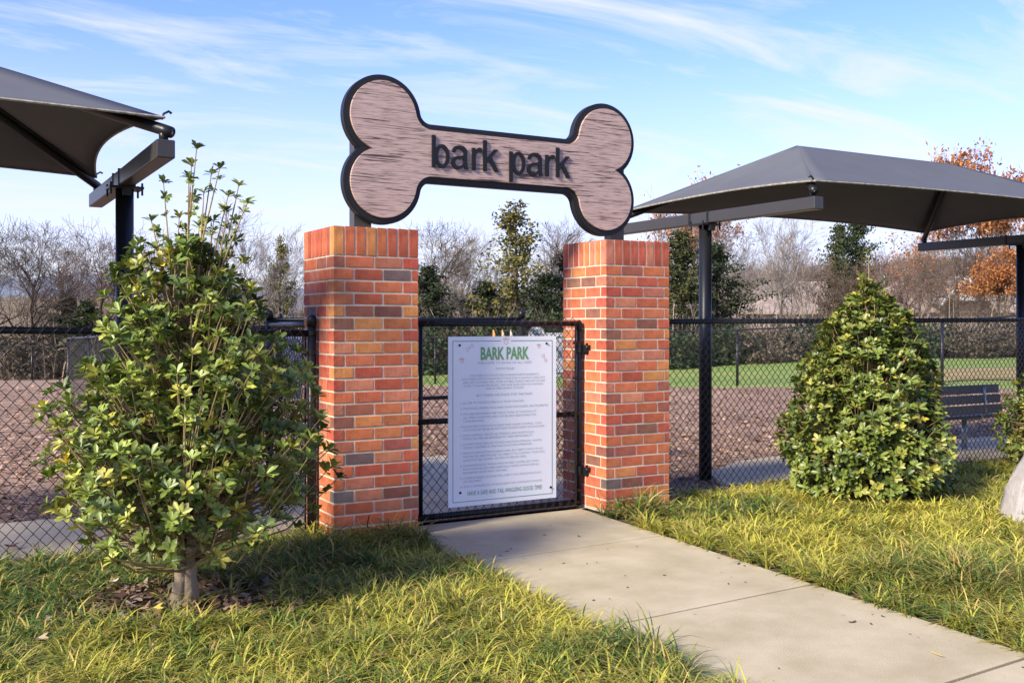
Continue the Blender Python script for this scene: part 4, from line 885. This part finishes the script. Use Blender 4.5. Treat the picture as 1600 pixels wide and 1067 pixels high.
# ------------------------------------------------------------------ trees
def bare_tree(seed, h=10., spread=.55, trunk_r=.16, lv=4, fork=.3, up=.25):
    r_ = np.random.default_rng(seed); tr = MB(); cr = MB(); ends = []
    cnt = [0, 11, 7, 6, 4]
    def grow(p, d_, ln, rad_, level):
        k = 5 if level < 2 else 3; pts_ = [p]; dd = d_.copy()
        for i in range(k):
            dd = dd+r_.normal(size=3)*(.05 if level == 0 else .20)+np.array([0, 0, up*.25 if level else .02]); dd /= np.linalg.norm(dd); pts_.append(pts_[-1]+dd*ln/k)
        rs = [max(rad_*(1-.72*i/k), .010) for i in range(k+1)]
        (tr if level < 2 else cr).tube(pts_, rs, 7 if level == 0 else (5 if level == 1 else 3), False)
        if level >= 3: ends.append((pts_[-1], dd)); ends.append((pts_[-2], dd))
        if level < lv:
            for j in range(cnt[level+1]):
                t_ = (fork+(1-fork)*(j+r_.uniform())/cnt[level+1]) if level == 0 else r_.uniform(.25, 1.0)
                i0 = min(int(t_*k), k-1); b0 = pts_[i0]+(pts_[i0+1]-pts_[i0])*(t_*k-i0)
                a = r_.uniform(0, 6.28); e = frame(dd); an = spread*r_.uniform(.7, 1.35); nd = e[:, 2]*math.cos(an)+(e[:, 0]*math.cos(a)+e[:, 1]*math.sin(a))*math.sin(an)
                l2 = ln*r_.uniform(.42, .70)*(1.15-.45*t_ if level == 0 else 1); grow(b0, nd, l2, max(rad_*(1-.7*t_)*.62, .011), level+1)
    grow(np.array([0, 0, -.3]), np.array([r_.normal()*.05, r_.normal()*.05, 1.]), h*.82, trunk_r, 0)
    zmax = max(p[2] for p in cr.v)
    for q in (tr, cr): q.v = [(p[0]*h/zmax, p[1]*h/zmax, p[2]*h/zmax) for p in q.v]
    ends = [(e_[0]*h/zmax, e_[1]) for e_ in ends]
    return tr, cr, ends
def leafmass(pts_, cs, size, seed, spread):
    r_ = np.random.default_rng(seed); n_ = len(pts_); P = pts_+r_.normal(size=(n_, 3))*spread; e1 = r_.normal(size=(n_, 3)); e1 /= np.linalg.norm(e1, axis=1)[:, None]; e2 = np.cross(e1, r_.normal(size=(n_, 3))); e2 /= np.linalg.norm(e2, axis=1)[:, None]
    s = size*r_.uniform(.6, 1.3, (n_, 1)); V = np.stack([P-e1*s, P-e2*s*.5, P+e1*s, P+e2*s*.5], 1).reshape(-1, 3)
    return npmesh('foliage', V, np.arange(4*n_).reshape(-1, 4), None, np.repeat(cs, 4, 0))
kinds = {}
def make_kind(k):
    r_ = np.random.default_rng(abs(hash(k)) % 1000 if False else sum(map(ord, k)))
    if k.startswith('bare') or k.startswith('oak'):
        sp_ = {'bare_a': (41, 10, .62, .22, .22), 'bare_b': (42, 10, .5, .19, .18), 'bare_c': (43, 10, .72, .2, .18), 'bare_d': (44, 10, .45, .14, .15), 'oak': (45, 10, .6, .2, .3), 'oakthin': (46, 10, .6, .14, .25)}[k]
        tr, cr, ends = bare_tree(sp_[0], sp_[1], sp_[2], sp_[3], 4, sp_[4])
        mt = {'bare_a': 'bark', 'bare_b': 'bark2', 'bare_c': 'bark3', 'bare_d': 'bark2', 'oak': 'bark', 'oakthin': 'bark2'}[k]
        parts = [('trunk', tr, M[mt]), ('crown', cr, M[mt])]
        if k.startswith('oak'):
            E_ = np.array([e_[0] for e_ in ends]); E_ = E_[E_[:, 2] > (5.5 if k == 'oak' else 4)]; E_ = E_[r_.choice(len(E_), 7500 if k == 'oak' else 1700)]
            pal = np.array([(.42, .17, .05), (.36, .13, .045), (.5, .24, .08), (.28, .10, .04)]); parts.append(('leaves', leafmass(E_, pal[r_.integers(0, 4, len(E_))]*r_.uniform(.8, 1.2, (len(E_), 1)), .125, 5, .2), M['oakleaf']))
    elif k.startswith('cedar'):
        h = 10; tr = MB(); tr.tube([(0, 0, -.3), (.05, 0, h*.5), (0, .05, h)], [.16, .1, .02], 6, False); br2 = MB(); pts_ = []
        wide = {'cedar_a': .24, 'cedar_b': .34, 'cedar_c': .3}[k]; gap = {'cedar_a': 0, 'cedar_b': .0, 'cedar_c': .45}[k]
        for i in range(150):
            t_ = r_.uniform(.03, .99)**.85; a = r_.uniform(0, 6.28); l_ = h*wide*(1-t_)**.75*r_.uniform(.35, 1.3)*(1+.35*math.sin(a*2+t_*9))+.15
            if r_.uniform() < gap*.6: continue
            b0 = np.array([0, 0, t_*h]); tp = b0+np.array([math.cos(a)*l_, math.sin(a)*l_, l_*r_.uniform(.1, .6)]); br2.tube([b0, (b0+tp)/2, tp], [.03, .02, .008], 3, False)
            m_ = int(18+46*l_/2); pts_.append(b0+(tp-b0)*(r_.uniform(.25, 1.05, (m_, 1)))+r_.normal(size=(m_, 3))*np.array([.22, .22, .16]))
        pts_ = np.concatenate(pts_); pal = {'cedar_a': [(.05, .062, .022), (.08, .085, .028), (.035, .045, .018)], 'cedar_b': [(.03, .045, .02), (.05, .065, .025), (.02, .03, .015)], 'cedar_c': [(.13, .12, .03), (.09, .09, .028), (.17, .14, .035)]}[k]
        cs = np.array(pal)[r_.integers(0, 3, len(pts_))]*r_.uniform(.7, 1.3, (len(pts_), 1)); parts = [('trunk', tr, M['bark']), ('branches', br2, M['bark']), ('crown', leafmass(pts_, cs, .13, 8, .03), M['cedar'])]
    else:                                # bush
        n_ = 2600; u = r_.normal(size=(n_, 3)); u /= np.linalg.norm(u, axis=1)[:, None]; lump = 1+.22*np.sin(u[:, 0]*5+1)*np.sin(u[:, 1]*4)+.15*np.sin(u[:, 2]*7+u[:, 0]*6); pts_ = u*(r_.uniform(.45, 1, (n_, 1))**.6)*lump[:, None]*np.array([1.4, 1.2, 1.]); pts_[:, 2] = np.abs(pts_[:, 2]+.55)
        pal = {'bush_g': [(.035, .06, .02), (.055, .085, .028), (.025, .04, .018)], 'bush_b': [(.11, .085, .055), (.075, .07, .035), (.15, .11, .07)]}[k]
        tw = MB()
        for i in range(70):
            a = r_.uniform(0, 6.28); l_ = r_.uniform(.5, 1.3); tw.tube([(0, 0, 0), (.5*l_*math.cos(a), .5*l_*math.sin(a), .7*r_.uniform(.5, 1.3)), (1.1*l_*math.cos(a), 1.1*l_*math.sin(a), r_.uniform(.8, 1.9))], [.02, .014, .006], 3, False)
        parts = [('stems', tw, M['bark2'] if k == 'bush_b' else M['bark']), ('foliage', leafmass(pts_, np.array(pal)[r_.integers(0, 3, n_)]*r_.uniform(.7, 1.3, (n_, 1)), .085, 9, .06), M['cedar'])]
    out = []
    for nm, g, mt in parts:
        if isinstance(g, MB):
            me = bpy.data.meshes.new(nm); me.from_pydata(g.v, [], g.f); me.update()
        else: me = g
        me.materials.append(mt); out.append((nm, me))
    return out
def tree(px, Z, ytop, kind, label, wx=1., yaw=None, base=None, name=None, cat='tree', group='trees behind the back fence'):
    if kind not in kinds: kinds[kind] = make_kind(kind)
    x, y = at(px, Z); z0 = float(terrain(x, y))-.05 if base is None else base; h = zat(ytop, Z)-z0
    nominal = 10. if not kind.startswith('bush') else 1.6
    root = empty(name or {'bare': 'bare_tree', 'oak': 'oak_tree', 'oakthin': 'oak_tree', 'cedar': 'cedar_tree', 'bush': 'bush'}[kind.split('_')[0]], (x, y, z0), label, cat, group)
    s = h/nominal; root.scale = (s*wx, s*wx, s); root.rotation_euler = (0, 0, rng.uniform(0, 6.28) if yaw is None else yaw)
    for nm, me in kinds[kind]:
        o = bpy.data.objects.new(nm, me); col.objects.link(o); o.parent = root
        o['kind'] = 'stuff'
    return root
TR = [
 (-40, 40, 330, 'bare_a', 'bare brown tree at the far left edge, under the left canopy'), (45, 38, 338, 'bare_a', 'bare brown tree second from the left edge, leaning branches under the canopy'), (98, 43, 352, 'bare_c', 'bare reddish tree left of the left canopy post, shorter than its neighbours'),
 (158, 41, 338, 'bare_c', 'bare reddish tree just left of the left canopy post'), (238, 42, 342, 'bare_c', 'bare reddish tree directly right of the left canopy post, behind the holly'), (330, 44, 352, 'bare_b', 'bare grey tree behind the bare shoots of the holly'),
 (418, 37, 312, 'bare_d', 'slender bare tree between the holly and the left pillar'), (448, 45, 345, 'bare_b', 'bare grey tree touching the left pillar on its left side'),
 (690, 38, 336, 'bare_a', 'bare dark tree right of the left pillar, below the bone'), (722, 42, 350, 'bare_b', 'bare grey tree between the pillars, second from the left pillar'), (762, 40, 344, 'bare_d', 'slender bare tree left of the olive cedar, between the pillars'), (858, 41, 336, 'bare_a', 'bare dark tree right of the olive cedar, between the pillars'),
 (884, 44, 345, 'bare_b', 'bare grey tree half hidden by the right pillar'),
 (1150, 46, 350, 'bare_b', 'bare grey tree right of the tall canopy post'), (1222, 40, 318, 'bare_b', 'tall pale bare tree below the near corner of the right canopy'), (1262, 44, 345, 'bare_d', 'slender bare tree right of the tall pale one under the right canopy'), (1292, 39, 385, 'bare_c', 'bare reddish tree behind the top of the cone shrub, on its left'), (1398, 41, 378, 'bare_c', 'bare reddish tree right of the cone shrub top'), (1440, 45, 392, 'bare_a', 'bare brown tree left of the far canopy beam end'), (1500, 38, 352, 'bare_a', 'bare brown tree with thick trunk below the far canopy beam'), (1560, 43, 370, 'bare_c', 'bare reddish tree beside the right-hand canopy post'),
 (1640, 40, 330, 'bare_a', 'bare brown tree cut by the right edge')]
for i, (px, Z, yt, k, lb) in enumerate(TR): tree(px, Z, yt, k, lb, wx=1.0+.25*rng.uniform())
for px, Z, yt, k, wx, lb in ((806, 37, 318, 'cedar_c', 1.15, 'tall olive-gold cedar between the pillars, under the bone'), (668, 36, 415, 'cedar_b', 1.4, 'dark green rounded cedar against the left pillar, inside the gateway'), (760, 39, 440, 'cedar_b', 1.9, 'low dark cedar left below the olive cedar'), (850, 36, 428, 'cedar_b', 1.5, 'low dark cedar right below the olive cedar'), (885, 39, 395, 'cedar_b', .9, 'dark cedar touching the left side of the right pillar'),
                             (1062, 36, 362, 'cedar_a', 1.3, 'olive cedar immediately right of the right pillar'), (1120, 38, 380, 'cedar_b', 1.25, 'dark cedar right of the tall canopy post'), (438, 40, 372, 'cedar_c', .6, 'thin sparse cedar left of the left pillar'), (1338, 43, 338, 'cedar_b', .85, 'dark green cedar rising behind the cone shrub, under the canopy'), (1310, 46, 352, 'cedar_a', .9, 'olive cedar left of the dark one behind the cone shrub'), (105, 40, 462, 'cedar_b', 1.6, 'low dark cedar bush left of the left canopy post'), (135, 37, 470, 'cedar_b', 1.6, 'low dark cedar bush touching the left canopy post')):
    tree(px, Z, yt, k, lb, wx=wx)
for px, Z, yt, k, wx, lb in ((1530, 47, 218, 'oak', .72, 'tall oak with orange leaves rising above the right canopy'), (1050, 52, 265, 'oakthin', .8, 'oak with sparse orange leaves behind the right end of the bone'), (1105, 56, 258, 'oakthin', .75, 'oak with sparse orange leaves above the left end of the right canopy'), (1570, 34, 380, 'oak', .9, 'small oak hung with orange leaves left of the right-hand canopy post'), (1450, 52, 352, 'oakthin', 1.1, 'oak with thin orange leaves below the middle of the right canopy')):
    tree(px, Z, yt, k, lb, wx=wx)
BS = [(1060, 31, 520, 'bush_g', 2.1, 'dark bush behind the back fence, next to the right pillar'), (1135, 32, 508, 'bush_g', 2.2, 'dark bush behind the back fence, right of the tall canopy post'), (1205, 31.5, 510, 'bush_b', 2.2, 'brownish bush behind the back fence, left of the cone shrub'), (1270, 32.5, 502, 'bush_g', 2.2, 'dark bush behind the back fence, hidden partly by the cone shrub on its left'), (1340, 32, 505, 'bush_g', 2.2, 'dark bush behind the back fence, behind the cone shrub'), (1425, 32.5, 500, 'bush_g', 2.2, 'dark bush behind the back fence, right of the cone shrub'), (1505, 32, 508, 'bush_b', 2.4, 'brownish bush behind the back fence, above the bench'), (1580, 33, 500, 'bush_b', 2.4, 'brownish bush behind the back fence, near the right-hand canopy post'),
      (680, 33, 500, 'bush_g', 2.0, 'dark bush seen in the gateway by the left pillar'), (745, 34, 492, 'bush_b', 2.0, 'brownish bush seen over the gate, left of the pen post'), (815, 33, 495, 'bush_g', 2.2, 'dark bush seen over the gate behind the pen post'), (880, 34, 490, 'bush_g', 2.0, 'dark bush seen over the gate by the right pillar'), (20, 39, 520, 'bush_b', 2.4, 'dry brownish bush at the far left behind the yard'), (95, 38, 512, 'bush_b', 2.4, 'dry brownish bush left of the canopy post behind the yard'), (440, 36, 490, 'bush_b', 2.4, 'brownish bush left of the left pillar, above the small fence')]
for px, Z, yt, k, wx, lb in BS: tree(px, Z, yt, k, lb, wx=wx/1.7, cat='bush', group='bushes behind the back fence')
# tangled dry brush along the tree line, one uncountable mass
nb2 = 9000; pxs = rng.uniform(-500, 2100, nb2); Zs = rng.uniform(34, 50, nb2); Zs = np.where(pxs > 950, Zs-1.5, Zs); k_ = (pxs-800)/FPX
bx, by = CX+Zs*(DV[0]+RV[0]*k_), CY+Zs*(DV[1]+RV[1]*k_); P = np.stack([bx, by, terrain(bx, by)-.1], -1)
pal = np.array([(.16, .12, .085), (.22, .175, .13), (.10, .08, .06), (.27, .2, .13)]); C = pal[rng.integers(0, 4, nb2)]*rng.uniform(.7, 1.2, (nb2, 1))
stuff(tag(link('dry_brush', blades('dry_brush', P, rng.uniform(0, 6.28, nb2), rng.uniform(.8, 3.4, nb2), rng.uniform(.1, .8, nb2), rng.uniform(.012, .04, nb2), C, M['cedar'], seg=4), M['cedar']), 'dry brown brush and vines below the tree line', 'brush'))
# woods on the hill, one far mass of trunks and twigs
nb3 = 26000; pxs = rng.uniform(-600, 2300, nb3); q = rng.uniform(.25, 1, nb3); Zs = 190+140*q; k_ = (pxs-800)/FPX; bx, by = CX+Zs*(DV[0]+RV[0]*k_), CY+Zs*(DV[1]+RV[1]*k_)
top = np.interp(pxs, [-900, 300, 520, 700, 950, 1080, 1180, 1290, 1400, 1500, 1600, 2600], [500, 492, 484, 478, 462, 440, 428, 424, 412, 408, 404, 400])
zz_ = -6+(EYE+(HOR-top)*330/FPX+6)*np.sin(np.pi/2*q)-1.5
pal = np.array([(.13, .105, .095), (.17, .13, .11), (.10, .085, .08), (.24, .13, .07)]); C = pal[rng.choice(4, nb3, p=[.35, .3, .25, .1])]*rng.uniform(.8, 1.2, (nb3, 1))
stuff(tag(link('far_woods', blades('far_woods', np.stack([bx, by, zz_], -1), rng.uniform(0, 6.28, nb3), rng.uniform(3, 8.5, nb3), rng.uniform(.2, .95, nb3), rng.uniform(.08, .3, nb3), C, M['cedar'], seg=3), M['cedar']), 'bare brown woods on the distant hill', 'woods'))

# ------------------------------------------------------------------ houses beyond the trees
def house(px0, px1, Z, yr, ye, yb, label, roofm, gables, wins):
    xc_, yc_ = at((px0+px1)/2, Z); base = zat(yb, Z); root = empty('house', (xc_, yc_, base), label, 'house'); root.rotation_euler = (0, 0, -YAW)
    wdt = (px1-px0)*Z/FPX; he = zat(ye, Z)-base; hr = zat(yr, Z)-base; dp = 8.
    mb = MB(); mb.box((0, dp/2, he/2-1), (wdt-.8, dp-.8, he+2)); mb.build('wall', M['wall'], root)
    mb = MB(); x = wdt/2; i = min(wdt*.2, 3.2)
    mb.add([(-x, 0, he), (x, 0, he), (x, dp, he), (-x, dp, he), (-x+i, dp/2, hr), (x-i, dp/2, hr), (-x, 0, he-.18), (x, 0, he-.18), (x, dp, he-.18), (-x, dp, he-.18)], [(0, 1, 5, 4), (1, 2, 5), (2, 3, 4, 5), (3, 0, 4), (6, 7, 1, 0), (7, 8, 2, 1), (8, 9, 3, 2), (9, 6, 0, 3), (9, 8, 7, 6)]); rf_ = mb.build('roof', roofm, root)
    for gx_, gw_, gz0, gz1 in gables:
        g0_ = (gx_-(px0+px1)/2)*Z/FPX; gw2 = gw_*Z/FPX/2; a_, b_ = zat(gz0, Z)-base, zat(gz1, Z)-base
        mb = MB(); mb.add([(g0_-gw2, -1.0, a_), (g0_+gw2, -1.0, a_), (g0_, -1.0, b_), (g0_-gw2, dp/2, a_), (g0_+gw2, dp/2, a_), (g0_, dp/2, b_)], [(0, 1, 2), (5, 4, 3), (0, 3, 4, 1)]); gb = mb.build('gable', M['white'], root)
        mb = MB(); t_ = .14; mb.add([(g0_-gw2-.4, -1.3, a_-.25), (g0_, -1.3, b_+t_), (g0_+gw2+.4, -1.3, a_-.25), (g0_-gw2-.4, dp/2, a_-.25), (g0_, dp/2, b_+t_), (g0_+gw2+.4, dp/2, a_-.25)], [(0, 1, 4, 3), (1, 2, 5, 4)]); gr_ = mb.build('gable_roof', roofm, gb); md = gr_.modifiers.new('t', 'SOLIDIFY'); md.thickness = .2
        for s in (-1, 1):
            mb = MB(); mb.add([(g0_, -1.32, b_+.1), (g0_+s*(gw2+.4), -1.32, a_-.3), (g0_+s*(gw2+.4), -1.32, a_-.6), (g0_, -1.32, b_-.25), (g0_, -1.36, b_+.1), (g0_+s*(gw2+.4), -1.36, a_-.3), (g0_+s*(gw2+.4), -1.36, a_-.6), (g0_, -1.36, b_-.25)], [(0, 1, 2, 3), (7, 6, 5, 4), (0, 4, 5, 1), (1, 5, 6, 2), (2, 6, 7, 3)]); mb.build('barge_board', M['white'], gb)
    for wx_, w0, y0_, y1_ in wins:
        c = (wx_-(px0+px1)/2)*Z/FPX; hw = w0*Z/FPX; z0_, z1_ = zat(y1_, Z)-base, zat(y0_, Z)-base
        mb = MB(); mb.box((c, .37, (z0_+z1_)/2), (hw, .1, z1_-z0_)); wn_ = mb.build('window', M['white'], root)
        for s in (-.24, .24):
            mb = MB(); mb.box((c+s*hw, .33, (z0_+z1_)/2), (hw*.38, .06, (z1_-z0_)*.82)); mb.build('pane', M['glass'], wn_)
    return root
house(1168, 1420, 72, 436, 487, 560, 'tan-roofed house behind the cone shrub and bare trees', M['roof'], [], [(1215, 12, 494, 512), (1390, 12, 494, 512)])
house(1390, 1620, 80, 432, 485, 560, 'tan-roofed house with white gable near the right edge', M['roof'], [(1500, 72, 470, 434)], [(1456, 9, 487, 499), (1481, 9, 487, 499), (1493, 7, 487, 499), (1545, 10, 489, 501)])
house(392, 500, 82, 466, 486, 530, 'grey-roofed house left of the left pillar, behind bare branches', M['roofg'], [], [(430, 9, 490, 502), (455, 9, 490, 502)])
